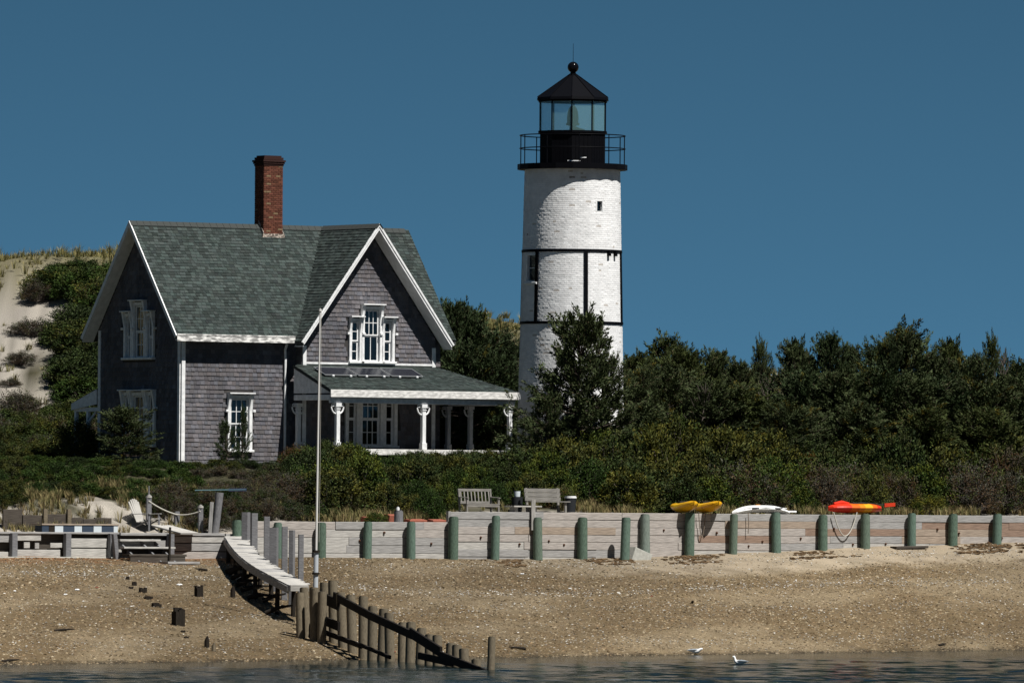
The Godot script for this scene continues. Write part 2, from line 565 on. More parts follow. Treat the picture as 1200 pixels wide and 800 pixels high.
# shingles on a roof plane: o is the ridge point at x = 0, d runs down the slope, spans(dist) gives x ranges
func roof_shingles(parent: Node, o: Vector3, xdir: Vector3, d: Vector3, length: float, spans: Callable) -> void:
	var nn := xdir.cross(d).normalized()
	if nn.y < 0: nn = -nn
	var t := Shape.new()
	var ch := 0.145
	var s := length
	while s > 0.02:
		var s0 := maxf(s - ch - 0.03, 0.0)
		var row := rng.randf_range(0.9, 1.08)
		for sp in spans.call(s - ch * 0.5):
			var x: float = sp.x - rng.randf() * 0.3
			while x < sp.y:
				var w := rng.randf_range(0.11, 0.25)
				var a := maxf(x, sp.x); var b := minf(x + w - 0.008, sp.y)
				x += w
				if b - a < 0.02: continue
				var k := row * (rng.randf_range(1.05, 1.4) if rng.randf() < 0.45 else rng.randf_range(0.6, 0.95))
				var g := rng.randf_range(-0.03, 0.05)
				t.col = Color(0.064 * k * (1 - g), 0.082 * k, 0.077 * k)
				var lift := rng.randf_range(0.016, 0.03)
				var p0 := o + xdir * a + d * s + nn * lift; var p1 := o + xdir * b + d * s + nn * lift
				var p2 := o + xdir * b + d * s0 + nn * 0.004; var p3 := o + xdir * a + d * s0 + nn * 0.004
				t.face([p0, p1, p2, p3], nn)
				t.face([p0, p1, p1 - nn * lift, p0 - nn * lift], d)
				t.face([p0, p3, p0 - nn * lift], -xdir)
				t.face([p1, p2, p1 - nn * lift], xdir)
		s -= ch
	var r := part(parent, "roof_shingles", t.mesh(), M.roof)
	r.set_meta("kind", "stuff")

# a sash window: casing is the part, its sashes, panes, sill and hood are its pieces; origin at the bottom middle of the opening
func make_window(parent: Node, xf: Transform3D, w: float, h: float, cols: int, rows: int, hood := true, cw := 0.13, lower_blank := false, white: Material = null) -> void:
	if white == null: white = M.white
	var s := Shape.new()
	for k in [-1, 1]: s.box(Vector3(k * (w * 0.5 + cw * 0.5), h * 0.5, 0.035), Vector3(cw, h + 0.02, 0.10))
	s.box(Vector3(0, h + cw * 0.5 + 0.01, 0.033), Vector3(w + 2 * cw + 0.006, cw, 0.096))
	# reveals inside the wall
	for k in [-1, 1]: s.box(Vector3(k * (w * 0.5 - 0.011), h * 0.5, -0.08), Vector3(0.022, h, 0.13))
	s.box(Vector3(0, h - 0.011, -0.08), Vector3(w - 0.05, 0.022, 0.13))
	var win := part(parent, "window", s.mesh(), white, xf)
	part(win, "sill", boxmesh(Vector3(w + 2 * cw + 0.08, 0.09, 0.2)), white, Transform3D(Basis(), Vector3(0, -0.045, 0.07)))
	if hood:
		part(win, "hood", boxmesh(Vector3(w + 2 * cw + 0.05, 0.045, 0.27)), white, Transform3D(Basis(), Vector3(0, h + cw + 0.075, 0.135)))
		for k in [-1, 1]:
			var b := Shape.new()
			var x: float = k * (w * 0.5 + cw * 0.55)
			# a bracket that sweeps forward under the hood
			var pr := [Vector2(0.087, h - 0.42), Vector2(0.10, h - 0.26), Vector2(0.13, h - 0.08), Vector2(0.20, h + cw + 0.052), Vector2(0.01, h + cw + 0.052), Vector2(0.01, h - 0.42)]
			var side := []
			for p in pr: side.append(Vector3(x + cw * 0.46, p.y, p.x))
			b.slab(side, Vector3(-cw * 0.92, 0, 0))
			part(win, "bracket", b.mesh(), white)
			part(win, "ear", boxmesh(Vector3(0.11, 0.09, 0.14)), white, Transform3D(Basis(), Vector3(k * (w * 0.5 + cw + 0.06), h - 0.46, 0.07)))
	for e in 2:
		var y0 := 0.0 if e == 0 else h * 0.5
		var z := -0.055 if e == 0 else -0.025
		var q := Shape.new()
		var f := 0.05
		q.box(Vector3(0, y0 + f * 0.5, z), Vector3(w - 0.05, f, 0.03))
		q.box(Vector3(0, y0 + h * 0.5 - f * 0.5 - 0.003, z), Vector3(w - 0.05, f, 0.03))
		for k in [-1, 1]: q.box(Vector3(k * (w * 0.5 - 0.025 - f * 0.5), y0 + h * 0.25, z), Vector3(f, h * 0.5 - 2 * f - 0.004, 0.03))
		var c := cols; var r := rows
		if e == 0 and lower_blank:
			c = mini(2, cols); r = 1
		var iw := w - 0.05 - 2 * f; var ih := h * 0.5 - 2 * f
		for i in range(1, c): q.box(Vector3(-iw * 0.5 + iw * i / c, y0 + h * 0.25, z), Vector3(0.028, ih, 0.026))
		for j in range(1, r): q.box(Vector3(0, y0 + f + ih * j / r, z), Vector3(iw, 0.026, 0.022))
		part(win, "sash", q.mesh(), white)
		for i in c:
			for j in r:
				part(win, "pane", boxmesh(Vector3(iw / c - 0.03, ih / r - 0.03, 0.004)), M.glass, Transform3D(Basis(), Vector3(-iw * 0.5 + iw * (i + 0.5) / c, y0 + f + ih * (j + 0.5) / r, z)))

func build_house() -> void:
	var corner := at(211, 540, -8)
	var house := thing("keepers_house", "weathered grey shingled house with steep gables and a wrap-around porch", "house", Vector3(corner.x, 6.3, -8), TURN)
	var L := 11.8; var D := 5.75; var m := 1.303; var ridge := 9.37; var mid := -D * 0.5
	var e0 := 5.08                                   # roof edge over the front
	var wl := 5.19; var wr := 11.29; var wc := 8.24; var wf := 0.4; var we := 1.02
	var lift := 0.26                                 # the walls stop under the roof boards
	var side_wall := Basis(Vector3.UP, -PI / 2)
	# ---- walls
	make_wall(house, Transform3D(), 0.0, wl, -0.6, [Vector2(0, 5.36), Vector2(wl, 5.36)], [Rect2(2.62 - 0.42, 0.78, 0.84, 1.92)], Color(0.172, 0.166, 0.180), [Rect2(2.62 - 0.56, 0.7, 1.12, 2.25)])
	# left gable end; its own x runs towards the front, 0 at the back corner
	var lg := Transform3D(side_wall, Vector3(0, 0, -D))
	var gable := [Vector2(0, 5.36), Vector2(D * 0.5, ridge - lift), Vector2(D, 5.36)]
	var up_holes := [Rect2(D * 0.5 - 0.35, 4.25, 0.70, 1.95), Rect2(D * 0.5 - 0.93, 4.25, 0.34, 1.55), Rect2(D * 0.5 + 0.59, 4.25, 0.34, 1.55)]
	var low_holes := [Rect2(D * 0.5 - 0.40, 0.95, 0.8, 1.85), Rect2(D * 0.5 - 1.03, 0.95, 0.36, 1.85), Rect2(D * 0.5 + 0.67, 0.95, 0.36, 1.85)]
	make_wall(house, lg, 0.0, D, -0.6, gable, up_holes + low_holes, Color(0.172, 0.166, 0.180), [Rect2(D * 0.5 - 1.1, 4.15, 2.2, 1.8), Rect2(D * 0.5 - 0.5, 4.15, 1.0, 2.25), Rect2(D * 0.5 - 1.2, 0.85, 2.4, 2.2)])
	# right gable end and the back, out of view but closed
	make_wall(house, Transform3D(Basis(Vector3.UP, PI / 2), Vector3(L, 0, 0)), 0.0, D, -0.6, gable, [])
	make_wall(house, Transform3D(Basis(Vector3.UP, PI), Vector3(L, 0, -D)), 0.0, L, -0.6, [Vector2(0, 5.36), Vector2(L, 5.36)], [])
	make_wall(house, Transform3D(), wr, L, -0.6, [Vector2(wr, 5.36), Vector2(L, 5.36)], [])
	# the front wing
	var wing := [Vector2(wl, ridge - m * (wc - wl) - lift), Vector2(wc, ridge - lift), Vector2(wr, ridge - m * (wr - wc) - lift)]
	var wx := 8.34
	var gw := [Rect2(wx - 0.36, 4.2, 0.72, 1.95), Rect2(wx - 0.93, 4.2, 0.36, 1.5), Rect2(wx + 0.57, 4.2, 0.36, 1.5)]
	var pw := [Rect2(wx - 0.42, 1.0, 0.84, 2.0), Rect2(wx - 1.05, 1.0, 0.38, 2.0), Rect2(wx + 0.67, 1.0, 0.38, 2.0)]
	make_wall(house, Transform3D(Basis(), Vector3(0, 0, wf)), wl, wr, -0.6, wing, gw + pw, Color(0.172, 0.166, 0.180), [Rect2(wx - 1.08, 4.1, 2.16, 1.75), Rect2(wx - 0.5, 4.1, 1.0, 2.2), Rect2(wx - 1.2, 0.9, 2.4, 2.3)])
	make_wall(house, Transform3D(side_wall, Vector3(wl, 0, 0)), 0.0, wf, -0.6, [Vector2(0, 4.9), Vector2(wf, 4.9)], [])
	make_wall(house, Transform3D(Basis(Vector3.UP, PI / 2), Vector3(wr, 0, wf)), 0.0, wf, -0.6, [Vector2(0, 4.9), Vector2(wf, 4.9)], [])
	part(house, "upper_floor", boxmesh(Vector3(L - 0.4, 0.15, D - 0.4)), M.wood_tan, Transform3D(Basis(), Vector3(L * 0.5, 3.4, mid)))
	# ---- roof boards
	var t := 0.13
	var rs := Shape.new()
	var x0 := -0.52; var x1 := L + 0.45
	var ez := 0.42
	var down := Vector3(0, -t * 1.5, 0)
	rs.slab([Vector3(x0, ridge, mid), Vector3(wc, ridge, mid), Vector3(wc - (ez - mid), e0, ez), Vector3(x0, e0, ez)], down)
	rs.slab([Vector3(wc, ridge, mid), Vector3(x1, ridge, mid), Vector3(x1, e0, ez), Vector3(wc + (ez - mid), e0, ez)], down)
	rs.slab([Vector3(x0, ridge, mid), Vector3(x1, ridge, mid), Vector3(x1, e0, -D - ez), Vector3(x0, e0, -D - ez)], down)
	var hw := 3.42
	var we_y := ridge - m * hw
	for k in [-1, 1]:
		rs.slab([Vector3(wc, ridge + 0.012, we), Vector3(wc, ridge + 0.012, mid), Vector3(wc + k * hw, we_y + 0.012, mid + hw), Vector3(wc + k * hw, we_y + 0.012, we)], down)
	part(house, "roof", rs.mesh(), M.roof_edge)
	var sl := Vector3(0, -m, 1).normalized()
	var len := Vector2(ez - mid, ridge - e0).length()
	var cosd := 1.0 / sqrt(1 + m * m)
	roof_shingles(house, Vector3(0, ridge, mid), Vector3.RIGHT, sl, len + 0.03, func(s):
		var run: float = s * cosd
		return [Vector2(x0, wc - run - 0.02), Vector2(wc + run + 0.02, x1)])
	var wlen := hw * sqrt(1 + m * m)
	for k in [-1, 1]:
		roof_shingles(house, Vector3(wc, ridge + 0.012, 0), Vector3(0, 0, 1), Vector3(k, -m, 0).normalized(), wlen + 0.03, func(s):
			var run: float = s * cosd
			return [Vector2(mid + run - 0.03, we)])
	# ridge caps
	var cap := Shape.new()
	var cx := x0
	while cx < x1 - 0.2:
		for k in [-1, 1]:
			cap.face([Vector3(cx, ridge + 0.05, mid), Vector3(cx + 0.29, ridge + 0.045, mid), Vector3(cx + 0.29, ridge - 0.13, mid + k * 0.15), Vector3(cx, ridge - 0.13, mid + k * 0.15)], Vector3(0, 1, k))
		cx += 0.3
	cx = mid + 0.1
	while cx < we - 0.05:
		for k in [-1, 1]:
			cap.face([Vector3(wc, ridge + 0.062, cx), Vector3(wc, ridge + 0.057, cx + 0.29), Vector3(wc + k * 0.15, ridge - 0.12, cx + 0.29), Vector3(wc + k * 0.15, ridge - 0.12, cx)], Vector3(k, 1, 0))
		cx += 0.3
	part(house, "ridge_cap", cap.mesh(), M.roof_edge)
	# ---- white trim: rake boards, soffits, eave boards, corner boards
	var zf := we + 0.028
	for k in [-1, 1]:
		var a := Vector3(wc, ridge - 0.10, zf); var b := Vector3(wc + k * hw, we_y - 0.10, zf)
		var dd := (b - a).normalized()
		var rk := Shape.new()
		var up := Vector3(-dd.y * k, dd.x * k, 0)
		rk.slab([a + Vector3(0, 0.14, 0), b + up * 0.085, b - up * 0.05, a - Vector3(0, 0.09, 0)], Vector3(0, 0, -0.05))
		part(house, "rake_board", rk.mesh(), M.white)
		var mo := Shape.new()
		mo.slab([a + Vector3(0, 0.16, 0.03), b + up * 0.10 + Vector3(0, 0, 0.03), b + up * 0.03 + Vector3(0, 0, 0.03), a + Vector3(0, 0.04, 0.03)], Vector3(0, 0, -0.028))
		part(house, "rake_moulding", mo.mesh(), M.white)
		var so := Shape.new()
		var u2 := Vector3(0, -t * 1.5 - 0.006, 0)
		so.slab([Vector3(wc, ridge, we) + u2, Vector3(wc, ridge, wf + 0.03) + u2, Vector3(wc + k * hw, we_y, wf + 0.03) + u2, Vector3(wc + k * hw, we_y, we) + u2], Vector3(0, -0.02, 0))
		part(house, "soffit", so.mesh(), M.white)
	for k in [-1, 1]:
		var a := Vector3(x0 - 0.028, ridge - 0.10, mid); var b := Vector3(x0 - 0.028, e0 - 0.10, mid + k * (ez - mid))
		var dd := (b - a).normalized()
		var up := Vector3(0, dd.z * k, -dd.y * k)
		var rk := Shape.new()
		rk.slab([a + Vector3(0, 0.14, 0), b + up * 0.085, b - up * 0.05, a - Vector3(0, 0.09, 0)], Vector3(0.05, 0, 0))
		part(house, "rake_board", rk.mesh(), M.white)
		var so := Shape.new()
		var u2 := Vector3(0, -t * 1.5 - 0.006, 0)
		so.slab([Vector3(x0, ridge, mid) + u2, Vector3(-0.02, ridge, mid) + u2, Vector3(-0.02, e0, mid + k * (ez - mid)) + u2, Vector3(x0, e0, mid + k * (ez - mid)) + u2], Vector3(0, -0.02, 0))
		part(house, "soffit", so.mesh(), M.white)
	board(house, "eave_board", Vector3(x0 + 0.02, e0 - 0.15, ez + 0.055), Vector3(wl - 0.38, e0 - 0.15, ez + 0.055), 0.22, 0.05, M.peeling)
	board(house, "gutter", Vector3(x0 + 0.02, e0 - 0.01, ez + 0.065), Vector3(wl - 0.38, e0 - 0.01, ez + 0.065), 0.05, 0.055, M.peeling)
	board(house, "soffit", Vector3(0.0, e0 - 0.20, 0.21), Vector3(wl - 0.38, e0 - 0.20, 0.21), 0.02, 0.36, M.white)
	var cb := [[Vector3(0.07, 0, 0.045), M.white, 5.3], [Vector3(-0.04, 0, -0.08), M.white, 5.3], [Vector3(-0.04, 0, -D + 0.08), M.white, 5.3], [Vector3(wl + 0.08, 0, wf + 0.045), M.white, 4.75], [Vector3(wr - 0.08, 0, wf + 0.045), M.white, 4.75]]
	for c in cb:
		var p: Vector3 = c[0]
		var thick := Vector3(0.16, c[2] + 0.6, 0.05) if p.z > 0 else Vector3(0.05, c[2] + 0.6, 0.16)
		part(house, "corner_board", boxmesh(Vector3(thick.y, thick.x, thick.z)), c[1], Transform3D(Basis(Vector3.UP, Vector3.LEFT, Vector3.BACK), p + Vector3(0, c[2] * 0.5 - 0.3, 0)))
	var ds := Shape.new()
	ds.tube([Vector3(wl - 0.66, e0 - 0.28, 0.36), Vector3(wl - 0.6, e0 - 0.5, 0.14), Vector3(wl - 0.56, e0 - 0.75, 0.10), Vector3(wl - 0.56, -0.4, 0.10)], [0.05, 0.05, 0.05, 0.05], 8)
	part(house, "downspout", ds.mesh(), M.white)
	board(house, "flashing_strip", Vector3(wl + 0.16, 4.09, wf + 0.045), Vector3(wr - 0.16, 4.09, wf + 0.045), 0.07, 0.04, M.white)
	# ---- windows
	make_window(house, Transform3D(Basis(), Vector3(2.62, 0.78, 0)), 0.84, 1.92, 3, 2)
	make_window(house, Transform3D(Basis(), Vector3(wx, 4.2, wf)), 0.72, 1.95, 3, 2, true, 0.13, true)
	for k in [-1, 1]: make_window(house, Transform3D(Basis(), Vector3(wx + k * 0.75, 4.2, wf)), 0.36, 1.5, 1, 2, true, 0.11)
	make_window(house, Transform3D(Basis(), Vector3(wx, 1.0, wf)), 0.84, 2.0, 3, 2, false)
	for k in [-1, 1]: make_window(house, Transform3D(Basis(), Vector3(wx + k * 0.86, 1.0, wf)), 0.38, 2.0, 1, 2, false, 0.14)
	make_window(house, lg * Transform3D(Basis(), Vector3(D * 0.5, 4.25, 0)), 0.70, 1.95, 2, 2)
	for k in [-1, 1]: make_window(house, lg * Transform3D(Basis(), Vector3(D * 0.5 + k * 0.76, 4.25, 0)), 0.34, 1.55, 1, 1, true, 0.12)
	make_window(house, lg * Transform3D(Basis(), Vector3(D * 0.5, 0.95, 0)), 0.8, 1.85, 2, 2)
	for k in [-1, 1]: make_window(house, lg * Transform3D(Basis(), Vector3(D * 0.5 + k * 0.85, 0.95, 0)), 0.36, 1.85, 1, 1, true, 0.14)
	# pale blinds half drawn behind the gable windows
	part(house, "blind", boxmesh(Vector3(0.66, 1.25, 0.02)), M.curtain, lg * Transform3D(Basis(), Vector3(D * 0.5, 5.5, -0.2)))
	part(house, "blind", boxmesh(Vector3(0.3, 1.5, 0.02)), M.curtain, lg * Transform3D(Basis(), Vector3(D * 0.5 - 0.2, 1.9, -0.22)))
	# ---- chimney
	var ch := Vector3(5.78, 0, mid)
	var cwid := 0.86; var cdep := 0.64; var c0 := 8.3; var c1 := 11.95
	var bs := Shape.new()
	var y := c0
	var row := 0
	while y < c1 - 0.30:
		for f in 4:
			var fl := cwid if f % 2 == 0 else cdep
			var out: Vector3 = [Vector3(0, 0, 1), Vector3(-1, 0, 0), Vector3(0, 0, -1), Vector3(1, 0, 0)][f]
			var along_f := Vector3.UP.cross(out)
			var dist := (cdep if f % 2 == 0 else cwid) * 0.5
			var x := -fl * 0.5 - (0.11 if row % 2 == 1 else 0.0)
			while x < fl * 0.5:
				var a := maxf(x, -fl * 0.5); var b := minf(x + 0.213, fl * 0.5)
				x += 0.215
				if b - a < 0.03: continue
				var k := rng.randf_range(0.65, 1.35)
				bs.col = Color(0.205 * k, 0.078 * k, 0.050 * k) if rng.randf() > 0.05 else Color(0.33, 0.23, 0.13)
				var pr := dist - 0.02 + rng.randf_range(0.0, 0.006)
				bs.box(ch + along_f * ((a + b) * 0.5) + out * pr + Vector3(0, y + 0.034, 0), Vector3(b - a - 0.012, 0.062, 0.05), Basis(along_f, Vector3.UP, out))
		y += 0.075
		row += 1
	var core := Shape.new()
	core.box(ch + Vector3(0, (c0 + c1 - 0.3) * 0.5, 0), Vector3(cwid - 0.02, c1 - 0.3 - c0, cdep - 0.02))
	var chim := part(house, "chimney", core.mesh(), M.mortar)
	var bo := part(chim, "bricks", bs.mesh(), M.brick)
	bo.set_meta("kind", "stuff")
	var cs := Shape.new()
	cs.col = Color(0.06, 0.028, 0.025)
	for k in 3: cs.box(ch + Vector3(0, c1 - 0.26 + k * 0.075, 0), Vector3(cwid + 0.05 + k * 0.055, 0.07, cdep + 0.05 + k * 0.055))
	cs.box(ch + Vector3(0, c1 - 0.02, 0), Vector3(cwid + 0.03, 0.09, cdep + 0.03))
	cs.box(ch + Vector3(0, c1 + 0.06, 0), Vector3(cwid - 0.08, 0.07, cdep - 0.08))
	part(chim, "cap", cs.mesh(), M.brick)
	var fs := Shape.new()
	fs.bar(ch + Vector3(-0.5, ridge - 0.42 - 8.97 + 8.97 - 0.0, 0.36), ch + Vector3(0.5, ridge - 0.42, 0.36), 0.03, 0.22)
	for k in [-1, 1]:
		fs.slab([ch + Vector3(k * 0.46, ridge - 0.52, 0.36), ch + Vector3(k * 0.46, ridge + 0.02, 0.0), ch + Vector3(k * 0.46, ridge + 0.20, 0.0), ch + Vector3(k * 0.46, ridge - 0.27, 0.36)], Vector3(-k * 0.025, 0, 0))
	part(chim, "flashing", fs.mesh(), M.flashing)
	# ---- porch
	var pl := 4.74; var prr := 13.4; var pf := 3.0
	var ph := 4.03; var pe := 3.07
	var pr := Shape.new()
	pr.slab([Vector3(pl, ph, wf + 0.03), Vector3(wr, ph, wf + 0.03), Vector3(prr, pe, pf), Vector3(pl, pe, pf)], Vector3(0, -0.12, 0))
	pr.slab([Vector3(wr, ph, wf + 0.03), Vector3(prr, pe, pf), Vector3(prr, pe, -1.5), Vector3(wr, ph, -1.5)], Vector3(0, -0.12, 0))
	part(house, "porch_roof", pr.mesh(), M.roof_edge)
	var pd := Vector3(0, pe - ph, pf - wf)
	roof_shingles(house, Vector3(0, ph, wf), Vector3.RIGHT, pd.normalized(), pd.length() + 0.03, func(s): return [Vector2(pl, lerpf(wr, prr, s / pd.length()))])
	var pd2 := Vector3(prr - wr, pe - ph, 0)
	roof_shingles(house, Vector3(wr, ph, 0), Vector3(0, 0, 1), pd2.normalized(), pd2.length() + 0.03, func(s): return [Vector2(-1.5, lerpf(wf, pf, s / pd2.length()))])
	board(house, "porch_fascia", Vector3(pl, pe - 0.15, pf + 0.03), Vector3(prr, pe - 0.15, pf + 0.03), 0.28, 0.05, M.worn_white)
	board(house, "porch_fascia", Vector3(prr + 0.03, pe - 0.15, pf + 0.05), Vector3(prr + 0.03, pe - 0.15, -1.5), 0.28, 0.05, M.white)
	var tri := Shape.new()
	tri.slab([Vector3(pl + 0.05, ph - 0.13, wf + 0.05), Vector3(pl + 0.05, pe - 0.14, pf - 0.03), Vector3(pl + 0.05, pe - 0.14, wf + 0.05)], Vector3(0.05, 0, 0))
	part(house, "porch_gable_panel", tri.mesh(), M.white)
	board(house, "porch_beam", Vector3(pl + 0.1, pe - 0.40, pf - 0.16), Vector3(prr - 0.1, pe - 0.40, pf - 0.16), 0.22, 0.14, M.white)
	board(house, "porch_beam", Vector3(prr - 0.16, pe - 0.40, pf - 0.1), Vector3(prr - 0.16, pe - 0.40, -1.4), 0.215, 0.14, M.white)
	board(house, "porch_beam", Vector3(pl + 0.12, pe - 0.30, wf + 0.05), Vector3(pl + 0.12, pe - 0.30, pf - 0.1), 0.21, 0.135, M.white)
	board(house, "porch_ceiling", Vector3(pl + 0.1, pe - 0.22, (wf + pf) * 0.5), Vector3(prr - 0.1, pe - 0.22, (wf + pf) * 0.5), 0.02, pf - wf - 0.2, M.white)
	var fy := 0.85
	part(house, "porch_floor", boxmesh(Vector3(prr - pl, 0.09, pf - wf)), M.wood_bench, Transform3D(Basis(), Vector3((pl + prr) * 0.5, fy - 0.05, (pf + wf) * 0.5)))
	part(house, "porch_floor", boxmesh(Vector3(prr - L - 0.02, 0.09, 2.0)), M.wood_bench, Transform3D(Basis(), Vector3((L + prr) * 0.5, fy - 0.05, -0.42)))
	board(house, "porch_skirt", Vector3(pl, fy - 0.12, pf + 0.03), Vector3(prr, fy - 0.12, pf + 0.03), 0.22, 0.05, M.worn_white)
	var posts := [[Vector3(5.18, fy, pf - 0.16), 2], [Vector3(9.1, fy, pf - 0.16), 2], [Vector3(13.1, fy, pf - 0.16), 0], [Vector3(13.1, fy, 0.2), 0], [Vector3(pl + 0.2, fy, wf + 0.14), 1], [Vector3(13.1, fy, -1.3), 0]]
	for q in posts:
		var b: Vector3 = q[0]
		var hh := pe - 0.51 - fy
		var ps := Shape.new()
		ps.box(Vector3(0, hh * 0.5, 0), Vector3(0.15, hh, 0.15))
		ps.box(Vector3(0, 0.12, 0), Vector3(0.21, 0.24, 0.21))
		ps.box(Vector3(0, hh - 0.07, 0), Vector3(0.24, 0.14, 0.22))
		ps.box(Vector3(0, hh - 0.22, 0), Vector3(0.19, 0.035, 0.19))
		var po := part(house, "porch_post", ps.mesh(), M.white, Transform3D(Basis(), b))
		for k in [-1, 1]:
			if q[1] == 0 and k == 1: continue
			# a scroll: a curved arm with a ring at its end
			var sc := Shape.new()
			var pts := []; var rr := []
			for i in 9:
				var a := i / 8.0
				pts.append(Vector3(k * (0.07 + 0.21 * sin(a * 1.5)), hh - 0.40 + 0.27 * (1.0 - cos(a * 1.55)), 0))
				rr.append(0.036 - 0.006 * a)
			sc.tube(pts, rr, 8)
			var ring := []; var r2 := []
			for i in 13:
				var a := TAU * i / 12.0
				ring.append(Vector3(k * (0.20 + 0.055 * cos(a)), hh - 0.07 + 0.05 * sin(a), 0)); r2.append(0.022)
			sc.tube(ring, r2, 6, false)
			part(po, "scroll_bracket", sc.mesh(), M.white)
	# solar panels lying on the porch roof
	var pn := Vector3(0, pf - wf, ph - pe).normalized()
	var dn := pd.normalized()
	for k in 3:
		var u := 6.05 + k * 1.52
		var o := Vector3(u, ph, wf) + dn * 1.0 + pn * 0.09
		var pan := part(house, "solar_panel", boxmesh(Vector3(1.42, 0.035, 0.82)), M.solar, Transform3D(Basis(Vector3.RIGHT, pn, dn), o))
		var fr := Shape.new()
		for e in [-1, 1]:
			fr.box(Vector3(0, 0.006, e * 0.415), Vector3(1.44, 0.04, 0.014))
			fr.box(Vector3(e * 0.717, 0.006, 0), Vector3(0.014, 0.04, 0.82))
		part(pan, "frame", fr.mesh(), M.alu)
		for e in [-1, 1]:
			var cl := part(pan, "clip", boxmesh(Vector3(0.09, 0.07, 0.07)), M.white)
			cl.position = Vector3(e * 0.4, 0.0, 0.5)
	# ---- the small porch at the back, seen past the left gable
	var bp := Shape.new()
	bp.slab([Vector3(-0.1, 3.1, -D), Vector3(4.0, 3.1, -D), Vector3(4.0, 2.55, -D - 1.75), Vector3(-0.1, 2.55, -D - 1.75)], Vector3(0, -0.1, 0))
	part(house, "back_porch_roof", bp.mesh(), M.roof_edge)
	var be := Shape.new()
	be.slab([Vector3(-0.13, 3.06, -D), Vector3(-0.13, 2.53, -D - 1.78), Vector3(-0.13, 2.28, -D - 1.78), Vector3(-0.13, 2.5, -D)], Vector3(0.05, 0, 0))
	part(house, "back_porch_fascia", be.mesh(), M.white)
	board(house, "back_porch_beam", Vector3(0.0, 2.3, -D), Vector3(0.0, 2.3, -D - 1.7), 0.16, 0.12, M.white)
	for p in [Vector3(0.0, 1.0, -D - 1.6), Vector3(0.0, 1.0, -D - 0.75)]:
		part(house, "back_porch_post", boxmesh(Vector3(2.6, 0.13, 0.13)), M.white, Transform3D(Basis(Vector3.UP, Vector3.LEFT, Vector3.BACK), p))
	var br := Shape.new()
	br.tube([Vector3(0, 1.6, -D - 0.8), Vector3(0, 1.9, -D - 0.62), Vector3(0, 2.2, -D - 0.2)], [0.05, 0.05, 0.05], 6)
	part(house, "back_porch_brace", br.mesh(), M.white)

